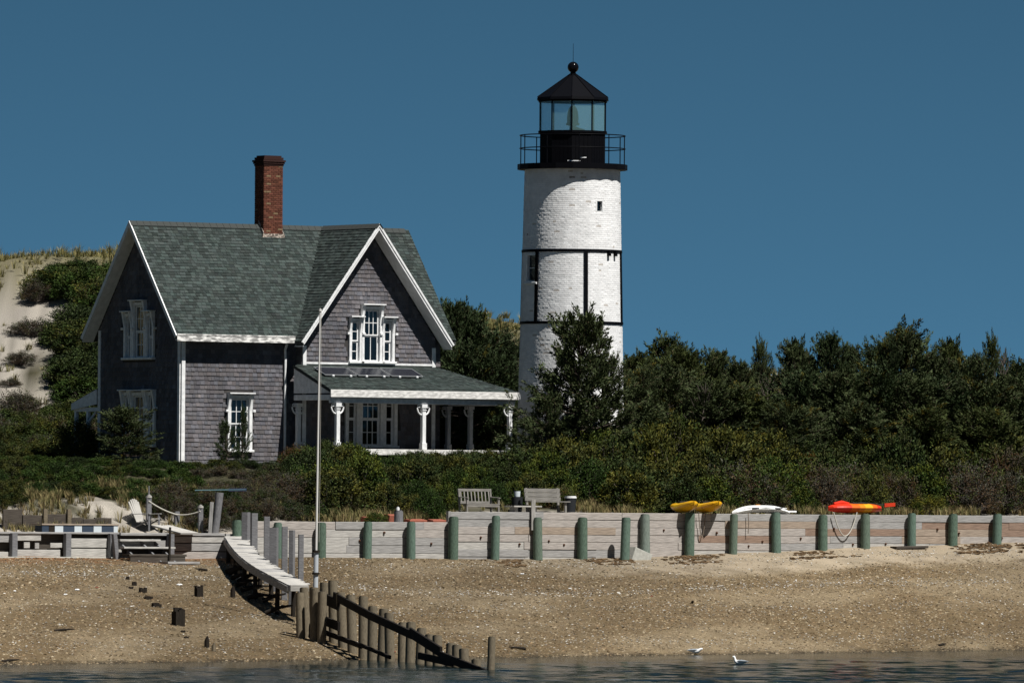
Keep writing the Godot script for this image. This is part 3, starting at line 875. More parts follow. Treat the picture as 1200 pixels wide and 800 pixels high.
# ---------------------------------------------------------------- lighthouse
func build_lighthouse() -> void:
	var c := at(669.5, 400, -16)
	var y0 := 6.2
	var lh := thing("lighthouse", "white painted round brick lighthouse with black lantern, gallery and iron bands", "lighthouse", Vector3(c.x, y0, -16))
	var H := 17.97 - y0
	var rb := 2.09; var rt := 1.84
	var rad := func(y: float) -> float: return lerpf(rb, rt, y / H)
	# openings: angle (0 faces the camera side +z, positive to the right), height, half width, half height
	var wins := [[deg_to_rad(34.0), at(703, 242, -15).y - y0, 0.13, 0.21], [deg_to_rad(-54.0), at(622, 314, -15).y - y0, 0.33, 0.55]]
	var bs := Shape.new()
	var y := 0.0
	var row := 0
	var g := RandomNumberGenerator.new(); g.seed = 77
	while y < H - 0.05:
		var r: float = rad.call(y)
		var a := (row % 2) * 0.05
		var end := a + TAU
		var header := row % 6 == 5
		while a < end - 0.01:
			var w := minf((0.108 if header else 0.215) / r * g.randf_range(0.96, 1.04), end - a)
			var am := a + w * 0.5
			var hit := false
			for q in wins:
				if absf(wrapf(am - q[0], -PI, PI)) * r < q[2] + 0.06 and absf(y + 0.035 - q[1]) < q[3] + 0.03: hit = true
			if not hit:
				var k := g.randf_range(0.94, 1.0)
				bs.col = Color(0.86 * k, 0.865 * k, 0.865 * k)
				var chip := g.randf()
				if chip < 0.0025: bs.col = Color(0.30, 0.27, 0.24)
				elif chip < 0.012: bs.col = Color(0.55, 0.52, 0.48)
				var p0 := r + g.randf_range(-0.002, 0.0035)
				var p1 := p0 + g.randf_range(-0.003, 0.003)
				var gap := 0.0005 / r
				var e0 := Vector3(sin(a + gap), 0, cos(a + gap)); var e1 := Vector3(sin(a + w - gap), 0, cos(a + w - gap))
				var ya := y + 0.0005; var yb := y + 0.077
				var i0 := e0 * (r - 0.03); var i1 := e1 * (r - 0.03)
				var f0 := e0 * p0; var f1 := e1 * p1
				var ua := Vector3(0, ya, 0); var ub := Vector3(0, yb, 0)
				# the paint rounds the arrises: the face is drawn in a little at top and bottom
				var s0 := e0 * (p0 - 0.0035); var s1 := e1 * (p1 - 0.0035)
				var mid := e0 + e1
				bs.face([f0 + ua + Vector3(0, 0.016, 0), f1 + ua + Vector3(0, 0.016, 0), f1 + ub - Vector3(0, 0.016, 0), f0 + ub - Vector3(0, 0.016, 0)], mid)
				bs.face([f0 + ub - Vector3(0, 0.016, 0), f1 + ub - Vector3(0, 0.016, 0), s1 + ub, s0 + ub], mid)
				bs.face([s0 + ua, s1 + ua, f1 + ua + Vector3(0, 0.016, 0), f0 + ua + Vector3(0, 0.016, 0)], mid)
				bs.face([s0 + ub, s1 + ub, i1 + ub, i0 + ub], Vector3.UP)
				bs.face([s0 + ua, s1 + ua, i1 + ua, i0 + ua], Vector3.DOWN)
				bs.face([i0 + ua, f0 + ua, f0 + ub, i0 + ub], e0 - e1)
				bs.face([i1 + ua, f1 + ua, f1 + ub, i1 + ub], e1 - e0)
			a += w
		y += 0.0775
		row += 1
	# core behind the bricks, with the openings left out
	var core := Shape.new()
	core.col = Color(0.84, 0.84, 0.84)
	var hs := [0.0, H]
	for q in wins:
		hs.append(q[1] - q[3]); hs.append(q[1] + q[3])
	hs.sort()
	var angs := []
	for k in 72: angs.append(wrapf(TAU * k / 72.0, -PI, PI))
	for q in wins:
		for s in [-1, 1]: angs.append(q[0] + s * q[2] / float(rad.call(q[1])))
	angs.sort()
	angs.append(angs[0] + TAU)
	for i in angs.size() - 1:
		for j in hs.size() - 1:
			var ym: float = (hs[j] + hs[j + 1]) * 0.5
			var am: float = (angs[i] + angs[i + 1]) * 0.5
			var hole := false
			for q in wins:
				if absf(wrapf(am - q[0], -PI, PI)) * rad.call(q[1]) < q[2] and absf(ym - q[1]) < q[3]: hole = true
			if hole: continue
			var e0 := Vector3(sin(angs[i]), 0, cos(angs[i])); var e1 := Vector3(sin(angs[i + 1]), 0, cos(angs[i + 1]))
			var ra: float = rad.call(hs[j]) - 0.005; var rc: float = rad.call(hs[j + 1]) - 0.005
			core.face([e0 * ra + Vector3(0, hs[j], 0), e1 * ra + Vector3(0, hs[j], 0), e1 * rc + Vector3(0, hs[j + 1], 0), e0 * rc + Vector3(0, hs[j + 1], 0)], e0)
	var tw := part(lh, "tower", core.mesh(), M.tower)
	var bo := part(tw, "bricks", bs.mesh(), M.tower)
	bo.set_meta("kind", "stuff")
	# windows
	for q in wins:
		var r: float = rad.call(q[1])
		var b := Basis(Vector3.UP, q[0])
		var xf := Transform3D(b, b * Vector3(0, q[1], r - 0.03))
		var fs := Shape.new()
		var fw := 0.05 if q[2] < 0.2 else 0.10
		for s in [-1, 1]:
			fs.box(Vector3(s * (q[2] - fw * 0.5 + 0.04), 0, -0.03), Vector3(fw, q[3] * 2 + 0.04, 0.12))
			fs.box(Vector3(0, s * (q[3] - fw * 0.5 + 0.03), -0.032), Vector3(q[2] * 2 - fw, fw, 0.11))
		if q[2] > 0.2: fs.box(Vector3(0, 0, -0.06), Vector3(q[2] * 2 - fw, 0.03, 0.03))
		var wi := part(lh, "window", fs.mesh(), M.white, xf)
		part(wi, "pane", boxmesh(Vector3(q[2] * 2 - fw, q[3] * 2 - fw, 0.006)), M.glass, Transform3D(Basis(), Vector3(0, 0, -0.08)))
		if q[2] > 0.2: part(wi, "sill", boxmesh(Vector3(q[2] * 2 + 0.14, 0.07, 0.14)), M.white, Transform3D(Basis(), Vector3(0, -q[3] - 0.03, 0.04)))
	# black iron: two hoops and six upright straps between them
	var b1 := at(671, 293, -14).y - y0; var b2 := at(669, 377.5, -14).y - y0
	for yy in [b1, b2]:
		var s := Shape.new()
		var r: float = rad.call(yy)
		for k in 72:
			var a0 := TAU * k / 72.0; var a1 := TAU * (k + 1) / 72.0
			var e0 := Vector3(sin(a0), 0, cos(a0)); var e1 := Vector3(sin(a1), 0, cos(a1))
			var lo := Vector3(0, yy - 0.05, 0); var hi := Vector3(0, yy + 0.05, 0)
			s.face([e0 * (r + 0.035) + lo, e1 * (r + 0.035) + lo, e1 * (r + 0.035) + hi, e0 * (r + 0.035) + hi], e0)
			s.face([e0 * (r + 0.035) + hi, e1 * (r + 0.035) + hi, e1 * (r - 0.02) + hi, e0 * (r - 0.02) + hi], Vector3.UP)
			s.face([e0 * (r + 0.035) + lo, e1 * (r + 0.035) + lo, e1 * (r - 0.02) + lo, e0 * (r - 0.02) + lo], Vector3.DOWN)
		part(lh, "iron_hoop", s.mesh(), M.black)
	for k in 6:
		var a := deg_to_rad(-44.0 + 60.0 * k)
		var e := Vector3(sin(a), 0, cos(a))
		var s := Shape.new()
		s.bar(e * (float(rad.call(b2)) + 0.03) + Vector3(0, b2, 0), e * (float(rad.call(b1)) + 0.03) + Vector3(0, b1, 0), 0.14, 0.05, e)
		part(lh, "iron_strap", s.mesh(), M.black)
	var cl := Shape.new()
	var ca := deg_to_rad(52.0)
	var ce := Vector3(sin(ca), 0, cos(ca)); var cside := Vector3(cos(ca), 0, -sin(ca))
	for k in [-1, 1]: cl.box(ce * (float(rad.call(b1)) + 0.06) + cside * k * 0.2 + Vector3(0, b1 - 0.1, 0), Vector3(0.12, 0.2, 0.1), Basis(Vector3.UP, ca))
	part(lh, "hoop_clamp", cl.mesh(), M.black)
	# gallery
	var gy := H
	var ng := 20
	var gs := Shape.new()
	var ringp := func(r: float, yy: float, k: int, nn: int, off: float) -> Vector3: return Vector3(r * sin(TAU * k / nn + off), yy, r * cos(TAU * k / nn + off))
	for k in ng:
		gs.face([ringp.call(2.12, gy, k, ng, 0.0), ringp.call(2.12, gy, k + 1, ng, 0.0), ringp.call(2.12, gy + 0.21, k + 1, ng, 0.0), ringp.call(2.12, gy + 0.21, k, ng, 0.0)], ringp.call(1.0, 0, k, ng, 0.0))
	var topf := []; var botf := []
	for k in ng:
		topf.append(ringp.call(2.12, gy + 0.21, k, ng, 0.0)); botf.append(ringp.call(2.12, gy, k, ng, 0.0))
	gs.face(topf, Vector3.UP); gs.face(botf, Vector3.DOWN)
	part(lh, "gallery_deck", gs.mesh(), M.black)
	var np := 10
	for k in np:
		var p: Vector3 = ringp.call(2.03, gy + 0.2, k, np, 0.12)
		part(lh, "railing_post", rodmesh([p, p + Vector3(0, 1.14, 0)], [0.02, 0.02]), M.black)
	for yy in [0.62, 1.12]:
		var pts := []; var rr := []
		for k in np * 3 + 1:
			pts.append(ringp.call(2.03, gy + 0.2 + yy, k, np * 3, 0.12)); rr.append(0.022)
		var s := Shape.new()
		s.tube(pts, rr, 6, false)
		part(lh, "railing_rail", s.mesh(), M.black)
	for k in 3:
		var fa := deg_to_rad(-3.0 + k * 9.0)
		var fp := Vector3(sin(fa) * 1.55, gy + 0.30, cos(fa) * 1.55)
		part(lh, "gallery_fixture", boxmesh(Vector3(0.24, 0.035, 0.05)), M.white, Transform3D(Basis(Vector3.UP, fa), fp + Vector3(0, 0.13 if k == 2 else 0.0, 0)))
	# lantern: ten sides
	var off := deg_to_rad(-2.0)
	var nl := 10
	var ly := gy + 0.21
	var lr := 1.31
	var hb := 1.24; var hg := 1.2
	var dado := Shape.new()
	for k in nl:
		var a: Vector3 = ringp.call(lr, 0, k, nl, off); var b: Vector3 = ringp.call(lr, 0, k + 1, nl, off)
		for i in 5:
			var p := a.lerp(b, i / 5.0 + 0.006); var q := a.lerp(b, (i + 1) / 5.0 - 0.006)
			var m := (p + q) * 0.5
			dado.slab([p + Vector3(0, ly, 0), q + Vector3(0, ly, 0), q + Vector3(0, ly + hb, 0), p + Vector3(0, ly + hb, 0)], -m.normalized() * 0.05)
	part(lh, "lantern_wall", dado.mesh(), M.black_board)
	for yy in [ly + hb, ly + hb + hg]:
		var skirt := Shape.new()
		for k in nl:
			var a: Vector3 = ringp.call(lr + 0.02, yy, k, nl, off); var b: Vector3 = ringp.call(lr + 0.02, yy, k + 1, nl, off)
			skirt.bar(a, b, 0.1, 0.08)
		part(lh, "lantern_ring", skirt.mesh(), M.black)
	for k in nl:
		var a: Vector3 = ringp.call(lr, 0, k, nl, off); var b: Vector3 = ringp.call(lr, 0, k + 1, nl, off)
		part(lh, "mullion", rodmesh([a + Vector3(0, ly + hb, 0), a + Vector3(0, ly + hb + hg, 0)], [0.032, 0.032], 6), M.black)
		var ctr := (a + b) * 0.5 + Vector3(0, ly + hb + hg * 0.5, 0)
		var out := Vector3(ctr.x, 0, ctr.z).normalized()
		part(lh, "lantern_pane", boxmesh(Vector3((b - a).length() - 0.06, hg - 0.08, 0.008)), M.lantern_glass, Transform3D(Basis(Vector3.UP.cross(out), Vector3.UP, out), ctr))
	var rf := Shape.new()
	var ry := ly + hb + hg + 0.03
	for k in nl:
		var a: Vector3 = ringp.call(1.44, ry, k, nl, off); var b: Vector3 = ringp.call(1.44, ry, k + 1, nl, off)
		var a2: Vector3 = ringp.call(1.42, ry + 0.1, k, nl, off); var b2_: Vector3 = ringp.call(1.42, ry + 0.1, k + 1, nl, off)
		var a3: Vector3 = ringp.call(0.16, ry + 0.98, k, nl, off); var b3: Vector3 = ringp.call(0.16, ry + 0.98, k + 1, nl, off)
		var o := a + b
		rf.face([a, b, b2_, a2], Vector3(o.x, 0, o.z))
		rf.face([a2, b2_, b3, a3], Vector3(o.x, 3, o.z))
		rf.face([a, b, Vector3(0, ry + 0.05, 0)], Vector3.DOWN)
		rf.bar(a2 + Vector3(0, 0.01, 0), a3 + Vector3(0, 0.01, 0), 0.035, 0.04)
	var roof := part(lh, "lantern_roof", rf.mesh(), M.black)
	var ball := SphereMesh.new(); ball.radius = 0.215; ball.height = 0.43
	part(roof, "ventilator_neck", rodmesh([Vector3(0, ry + 0.94, 0), Vector3(0, ry + 1.0, 0), Vector3(0, ry + 1.06, 0), Vector3(0, ry + 1.12, 0)], [0.2, 0.17, 0.1, 0.12], 12), M.black)
	var bm := mat(lin(0.004, 0.004, 0.005), 0.12)
	part(roof, "ventilator_ball", ball, bm, Transform3D(Basis(), Vector3(0, ry + 1.28, 0)))
	part(roof, "lightning_rod", rodmesh([Vector3(0, ry + 1.45, 0), Vector3(0, ry + 2.2, 0)], [0.012, 0.008], 6), M.black)
	# lamp inside, unlit
	var ls := Shape.new()
	var lp := []; var lrr := []
	for k in [[0.0, 0.42], [0.06, 0.42], [0.08, 0.14], [0.25, 0.12], [0.28, 0.26], [0.34, 0.27], [0.38, 0.22], [0.55, 0.23], [0.75, 0.21], [0.92, 0.16], [1.0, 0.10], [1.03, 0.03]]:
		lp.append(Vector3(0, ly + hb + 0.0 + k[0], 0)); lrr.append(k[1])
	ls.tube(lp, lrr, 14)
	part(lh, "beacon_lens", ls.mesh(), M.lens)
	part(lh, "beacon_arm", rodmesh([Vector3(0, ly + hb + 0.2, 0.1), Vector3(0.28, ly + hb + 0.1, 0.15), Vector3(0.45, ly + hb + 0.06, 0.2)], [0.07, 0.06, 0.05], 8), M.black)
	part(lh, "lantern_floor", rodmesh([Vector3(0, ly + hb - 0.1, 0), Vector3(0, ly + hb - 0.04, 0)], [1.2, 1.2], 20), M.black)

# ---------------------------------------------------------------- sea walls
func wall_s(px: float, off := 0.0) -> float: return bulk_x(px, off) / cos(TURN)

func build_bulkhead() -> void:
	var bh := thing("timber_bulkhead", "long bulkhead of weathered horizontal planks with round green piles in front", "bulkhead", Vector3(0, 0, 3), TURN)
	var g := RandomNumberGenerator.new(); g.seed = 21
	var step := wall_s(527)
	var ends := [[wall_s(286), step, 2.72, 4.42, 6], [step, wall_s(1225), 2.9, 4.80, 7]]
	for si in 2:
		var e: Array = ends[si]
		var ph: float = (e[3] - e[2]) / e[4]
		for r in e[4]:
			var s: float = e[0]
			var first := true
			while s < e[1] - 0.05:
				var l := g.randf_range(2.6, 5.2) if not first else g.randf_range(1.6, 4.5)
				first = false
				if e[1] - s - l < 1.0: l = e[1] - s
				var pick := g.randf()
				var m: Material = M.wood_pale
				var from_top: int = e[4] - 1 - r
				if si == 0:
					m = M.wood_pink if from_top <= 1 and pick < 0.55 else (M.wood_pale if pick < 0.8 else M.wood_grey)
				else:
					var right := smoothstep(4.0, 14.0, s)
					if from_top == 0: m = M.wood_grey if pick < 0.65 else M.wood_pink
					elif from_top <= 3: m = M.wood_red if pick < 0.35 * right + 0.02 else (M.wood_tan if pick < 0.25 + 0.45 * right else (M.wood_pink if pick < 0.8 else M.wood_grey))
					else: m = M.wood_grey if pick < 0.4 else (M.wood_pale if pick < 0.75 else M.wood_pink)
				var th := g.randf_range(0.065, 0.09)
				part(bh, "plank", boxmesh(Vector3(l - 0.012, ph - g.randf_range(0.003, 0.010), th)), m, Transform3D(Basis(Vector3(0, 0, 1), g.randf_range(-0.003, 0.003)) * Basis(Vector3.UP, g.randf_range(-0.004, 0.004)), Vector3(s + l * 0.5, e[2] + ph * (r + 0.5) + g.randf_range(-0.006, 0.006), g.randf_range(-0.012, 0.012))))
				s += l
	for e in ends:
		part(bh, "backing", boxmesh(Vector3(e[1] - e[0] - 0.02, e[3] - e[2] - 0.04, 0.04)), M.wood_dark, Transform3D(Basis(), Vector3((e[0] + e[1]) * 0.5, (e[2] + e[3]) * 0.5, -0.085)))
	board(bh, "step_board", Vector3(step - 0.05, 3.6, 0.0), Vector3(step - 0.05, 4.82, 0.0), 0.12, 0.16, M.wood_grey, Vector3.RIGHT)
	for k in 26:
		var bs := lerpf(wall_s(390), wall_s(1190), (k + g.randf()) / 26.0)
		var by := g.randf_range(3.5, 4.35)
		part(bh, "bolt", rodmesh([Vector3.ZERO, Vector3(0, 0, 0.05), Vector3(0, 0, 0.07)], [0.045, 0.04, 0.015], 8), M.rust, Transform3D(Basis(), Vector3(bs, by, 0.03)))
	# round piles
	var piles := [[327, 612, 0], [376, 612, 0], [430, 611, 0], [482, 611, 0], [531, 605, 0], [580, 604, 0], [631, 606, 1], [683, 606, 0], [732, 606, 0], [757, 602, 2], [808, 600, 0], [859, 602, 1], [911, 600, 0], [965, 603, 0], [1015, 602, 1], [1069, 601, 0], [1117, 602, 0], [1168, 602, 0], [1220, 602, 1], [278, 609, 0]]
	var i := 0
	for p in piles:
		var off := 0.9 if p[0] == 732 else 0.3
		var s := wall_s(p[0], off)
		var z := 3.0 - sin(TURN) * s + off
		var top := at(p[0], p[1], z).y
		part(bh, "pile", pile_mesh(top - 2.4, 0.165 + g.randf_range(-0.012, 0.02), 0.07, i), [M.pile_green, M.pile_green2, M.pile_pale, M.pile_green3][p[2] if p[2] != 0 or i % 3 != 1 else 3], Transform3D(Basis(Vector3.UP, g.randf() * TAU), Vector3(s + off * sin(-TURN), 2.4, off * cos(TURN))))
		i += 1

func build_left_wall() -> void:
	var sw := thing("timber_seawall", "low patched wall of pale boards and grey posts beside the boardwalk", "seawall", Vector3(0, 0, 3), TURN)
	var g := RandomNumberGenerator.new(); g.seed = 5
	var S := func(px: float) -> float: return wall_s(px)
	var zpart := 0.0
	# boards: from px, to px, bottom, top, material
	for b in [[-60, 14, 3.05, 3.3, "wood_pale"], [-60, 12, 3.62, 3.9, "wood_grey"], [16, 70, 3.05, 3.38, "wood_pale"], [16, 47, 3.68, 3.94, "wood_pale"], [27, 34, 3.42, 3.64, "wood_pale"], [40, 45, 3.40, 3.62, "wood_grey"], [58, 72, 3.44, 3.62, "wood_pale"], [80, 126, 3.05, 3.42, "wood_pale"], [80, 125, 3.45, 3.78, "wood_pale"], [130, 200, 3.05, 3.4, "wood_pale"], [130, 200, 3.42, 3.72, "wood_grey"], [198, 288, 3.05, 3.32, "wood_pink"], [198, 286, 3.34, 3.62, "wood_grey"], [198, 284, 3.64, 3.86, "wood_pale"]]:
		var a: float = S.call(b[0]); var c: float = S.call(b[1])
		part(sw, "board", boxmesh(Vector3(c - a - 0.01, b[3] - b[2] - 0.012, 0.07)), M[b[4]], Transform3D(Basis(), Vector3((a + c) * 0.5, (b[2] + b[3]) * 0.5, g.randf_range(-0.015, 0.015))))
	# dark back boards behind the gaps
	part(sw, "back_board", boxmesh(Vector3(S.call(288) - S.call(-60), 1.0, 0.05)), M.wood_dark, Transform3D(Basis(), Vector3((S.call(288) + S.call(-60)) * 0.5, 3.42, -0.16)))
	part(sw, "cap_beam", boxmesh(Vector3(S.call(262) - S.call(140), 0.10, 0.4)), M.wood_grey, Transform3D(Basis(), Vector3((S.call(262) + S.call(140)) * 0.5, 3.93, -0.13)))
	part(sw, "cap_beam", boxmesh(Vector3(S.call(138) - S.call(-60), 0.07, 0.4)), M.wood_grey, Transform3D(Basis(), Vector3((S.call(138) + S.call(-60)) * 0.5, 3.96, -0.11)))
	part(sw, "cap_beam", boxmesh(Vector3(S.call(290) - S.call(263), 0.12, 0.4)), M.wood_grey, Transform3D(Basis(), Vector3((S.call(290) + S.call(263)) * 0.5, 3.9, -0.1)))
	for px in [-30, 13, 76, 128, 197, 288]:
		part(sw, "post", boxmesh(Vector3(1.1, 0.22, 0.2)), M.post_grey, Transform3D(Basis(Vector3.UP, Vector3.LEFT, Vector3.BACK), Vector3(S.call(px), 3.4, 0.15)))
	part(sw, "kerb", boxmesh(Vector3(S.call(128) - S.call(-60), 0.26, 0.5)), M.concrete, Transform3D(Basis(), Vector3((S.call(128) + S.call(-60)) * 0.5, 3.0, 0.35)))
	# row of old planks that holds the bank
	var rt := thing("bank_retaining_boards", "row of short dark brown boards holding the sandy bank, grass in front", "retaining wall", Vector3(0, 0, 3), TURN)
	for b in [[3, 26, 4.78], [25, 50, 4.58], [52, 78, 4.62], [79, 96, 4.5], [96, 110, 4.46], [110, 130, 4.5]]:
		var a := wall_s(b[0], -2.0); var c := wall_s(b[1], -2.0)
		part(rt, "board", boxmesh(Vector3(c - a - 0.02, b[2] - 3.8, 0.08)), M.wood_dark, Transform3D(Basis(Vector3(0, 0, 1), g.randf_range(-0.02, 0.02)), Vector3((a + c) * 0.5 + 1.15, (b[2] + 3.8) * 0.5, -1.64 + g.randf_range(-0.05, 0.05))))
	for px in [50, 78]:
		part(rt, "stake", boxmesh(Vector3(1.2, 0.16, 0.12)), M.post_brown, Transform3D(Basis(Vector3.UP, Vector3.LEFT, Vector3.BACK), Vector3(wall_s(px, -2.0) + 1.15, 4.2, -1.52)))
	# long low box with blue and white panels
	var st := thing("striped_locker", "long low box with blue and white painted panels on the old seawall", "storage box", Vector3(0, 0, 3), TURN)
	var cols := [[47, 55, "blue"], [55, 62, "post_dark"], [62, 72, "paleblue"], [72, 85, "blue"], [85, 94, "paleblue"], [94.5, 107, "blue"], [107.5, 117, "paleblue"], [117, 131, "blue"], [131, 136, "paleblue"]]
	for c in cols:
		var a := wall_s(c[0], -0.4); var b := wall_s(c[1], -0.4)
		part(st, "panel", boxmesh(Vector3(b - a - 0.01, 0.24, 0.05)), M[c[2]], Transform3D(Basis(), Vector3((a + b) * 0.5 + 0.25, 4.11, -0.28)))
	var la := wall_s(48, -0.4); var lb := wall_s(138, -0.4)
	part(st, "lid", boxmesh(Vector3(lb - la, 0.05, 0.7)), M.wood_tan, Transform3D(Basis(), Vector3((la + lb) * 0.5 + 0.2, 4.26, -0.58)))
	part(st, "box", boxmesh(Vector3(lb - la - 0.1, 0.22, 0.55)), M.blue, Transform3D(Basis(), Vector3((la + lb) * 0.5 + 0.25, 4.11, -0.58)))
	# steps down to the beach
	var sp := thing("beach_steps", "grey plank steps with a dark lowest tread going down to the shingle", "steps", Vector3(0, 0, 3), TURN)
	var sa := wall_s(134, 0.6); var sb := wall_s(180, 0.6)
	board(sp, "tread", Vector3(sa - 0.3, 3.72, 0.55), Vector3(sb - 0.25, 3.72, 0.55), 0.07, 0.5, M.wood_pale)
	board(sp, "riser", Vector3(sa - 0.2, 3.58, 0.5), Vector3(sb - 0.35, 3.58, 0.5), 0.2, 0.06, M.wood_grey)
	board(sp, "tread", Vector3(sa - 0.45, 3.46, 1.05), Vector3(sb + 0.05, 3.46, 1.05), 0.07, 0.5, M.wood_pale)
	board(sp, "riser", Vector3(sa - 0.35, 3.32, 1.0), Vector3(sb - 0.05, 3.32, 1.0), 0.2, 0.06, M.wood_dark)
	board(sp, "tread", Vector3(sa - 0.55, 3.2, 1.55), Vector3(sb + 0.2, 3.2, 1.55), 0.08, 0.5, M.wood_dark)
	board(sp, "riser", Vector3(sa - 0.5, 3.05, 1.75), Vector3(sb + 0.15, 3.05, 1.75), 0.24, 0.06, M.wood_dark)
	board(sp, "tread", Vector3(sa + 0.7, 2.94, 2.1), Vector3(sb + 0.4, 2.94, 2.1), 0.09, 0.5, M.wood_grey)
	for x in [sa - 0.15, sa + 0.75, sb - 0.3]:
		board(sp, "stringer", Vector3(x, 3.68, 0.3), Vector3(x, 2.9, 1.8), 0.2, 0.07, M.post_grey)
	part(sp, "post", boxmesh(Vector3(1.2, 0.16, 0.16)), M.post_grey, Transform3D(Basis(Vector3.UP, Vector3.LEFT, Vector3.BACK).rotated(Vector3(0, 0, 1), 0.12), Vector3(sa - 0.55, 3.35, 0.9)))
	lone("iron_rod", rodmesh([Vector3.ZERO, Vector3(0.02, 1.15, 0)], [0.045, 0.04]), M.post_dark, Transform3D(Basis(), at(198, 656, 13.6)), "thin dark rod upright beside the plank steps", "rod")

func build_boardwalk() -> void:
	var bw := thing("boardwalk", "narrow curving boardwalk of pale planks sloping down over the beach", "boardwalk")
	var ctr := [at(274, 629, 10.2), at(281, 640, 14.5), at(293, 653, 19.5), at(313, 667, 25), at(349, 686, 30)]
	var cv := Curve3D.new()
	for i in ctr.size():
		var t: Vector3 = (ctr[mini(i + 1, ctr.size() - 1)] - ctr[maxi(i - 1, 0)]) * 0.16
		cv.add_point(ctr[i], -t, t)
	var g := RandomNumberGenerator.new(); g.seed = 9
	var total := cv.get_baked_length()
	var s := 0.15
	while s < total:
		var w := 0.30
		var p := cv.sample_baked(s); var q := cv.sample_baked(minf(s + 0.05, total)); var q0 := cv.sample_baked(maxf(s - 0.05, 0))
		var d := (q - q0).normalized()
		var side := d.cross(Vector3.UP).normalized()   # to the left when walking down
		side = -side
		var over := g.randf_range(0.0, 0.16)
		var c := p + side * (over * 0.5)
		part(bw, "plank", boxmesh(Vector3(0.68 + over, 0.045, w - 0.018)), [M.wood_pale, M.wood_pale, M.wood_grey][g.randi() % 3], Transform3D(Basis(side, d.cross(side).normalized() * (1.0 if d.cross(side).y > 0 else -1.0), side.cross(d.cross(side).normalized() * (1.0 if d.cross(side).y > 0 else -1.0))), c + Vector3(0, g.randf_range(0, 0.015), 0)))
		s += w
	for k in [-1, 1]:
		var n := 5
		for i in n:
			var a := cv.sample_baked(total * i / n); var b := cv.sample_baked(total * (i + 1.0) / n)
			var sd: Vector3 = (b - a).cross(Vector3.UP).normalized() * (0.335 * k)
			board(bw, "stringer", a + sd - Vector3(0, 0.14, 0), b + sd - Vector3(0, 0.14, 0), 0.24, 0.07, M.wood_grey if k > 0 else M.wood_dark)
	for i in range(1, 6):
		var c := cv.sample_baked(total * (i - 0.5) / 5.0)
		for k in [-1, 1]:
			var x: float = c.x + 0.27 * k
			var h := c.y - 0.25 - beach_h(x, c.z)
			part(bw, "leg", pile_mesh(h + 0.4, 0.08, 0.02, i), M.post_dark, Transform3D(Basis(), Vector3(x, beach_h(x, c.z) - 0.4, c.z)))
	# grey posts along the right-hand side: px, top, foot, z, width
	for p in [[288, 600, 628, 12.0, 0.24], [297.5, 601, 639, 14.5, 0.22], [312.5, 605, 653, 18.5, 0.2], [321, 618, 660, 21.0, 0.26], [333.5, 617, 668, 23.5, 0.2], [342, 621, 673, 25.5, 0.17], [352.5, 626, 680, 28.0, 0.17]]:
		var top := at(p[0], p[1], p[3])
		var foot := beach_h(top.x, p[3]) - 0.3
		part(bw, "post", boxmesh(Vector3(top.y - foot, p[4], p[4])), M.post_grey, Transform3D(Basis(Vector3.UP, Vector3.LEFT, Vector3.BACK).rotated(Vector3.UP, g.randf_range(-0.4, 0.4)), Vector3(top.x, (top.y + foot) * 0.5, p[3])))
	board(bw, "end_board", ctr[4] + Vector3(-0.36, -0.09, 0.12), ctr[4] + Vector3(0.36, -0.09, 0.12), 0.2, 0.05, M.wood_pale)
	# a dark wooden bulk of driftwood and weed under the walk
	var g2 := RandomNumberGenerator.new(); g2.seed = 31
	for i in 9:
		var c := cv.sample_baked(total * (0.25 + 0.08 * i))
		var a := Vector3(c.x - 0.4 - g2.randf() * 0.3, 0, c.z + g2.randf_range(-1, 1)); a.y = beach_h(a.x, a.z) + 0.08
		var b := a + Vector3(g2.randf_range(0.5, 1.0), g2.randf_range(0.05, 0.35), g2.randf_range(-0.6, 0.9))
		lone("driftwood", rodmesh([a, (a + b) * 0.5 + Vector3(0, 0.06, 0), b], [0.09, 0.07, 0.03], 6), M.post_dark, Transform3D(), "dark driftwood stick in the shadow under the boardwalk%s" % ("" if i > 3 else ", up near the seawall"), "driftwood", "driftwood under the boardwalk")

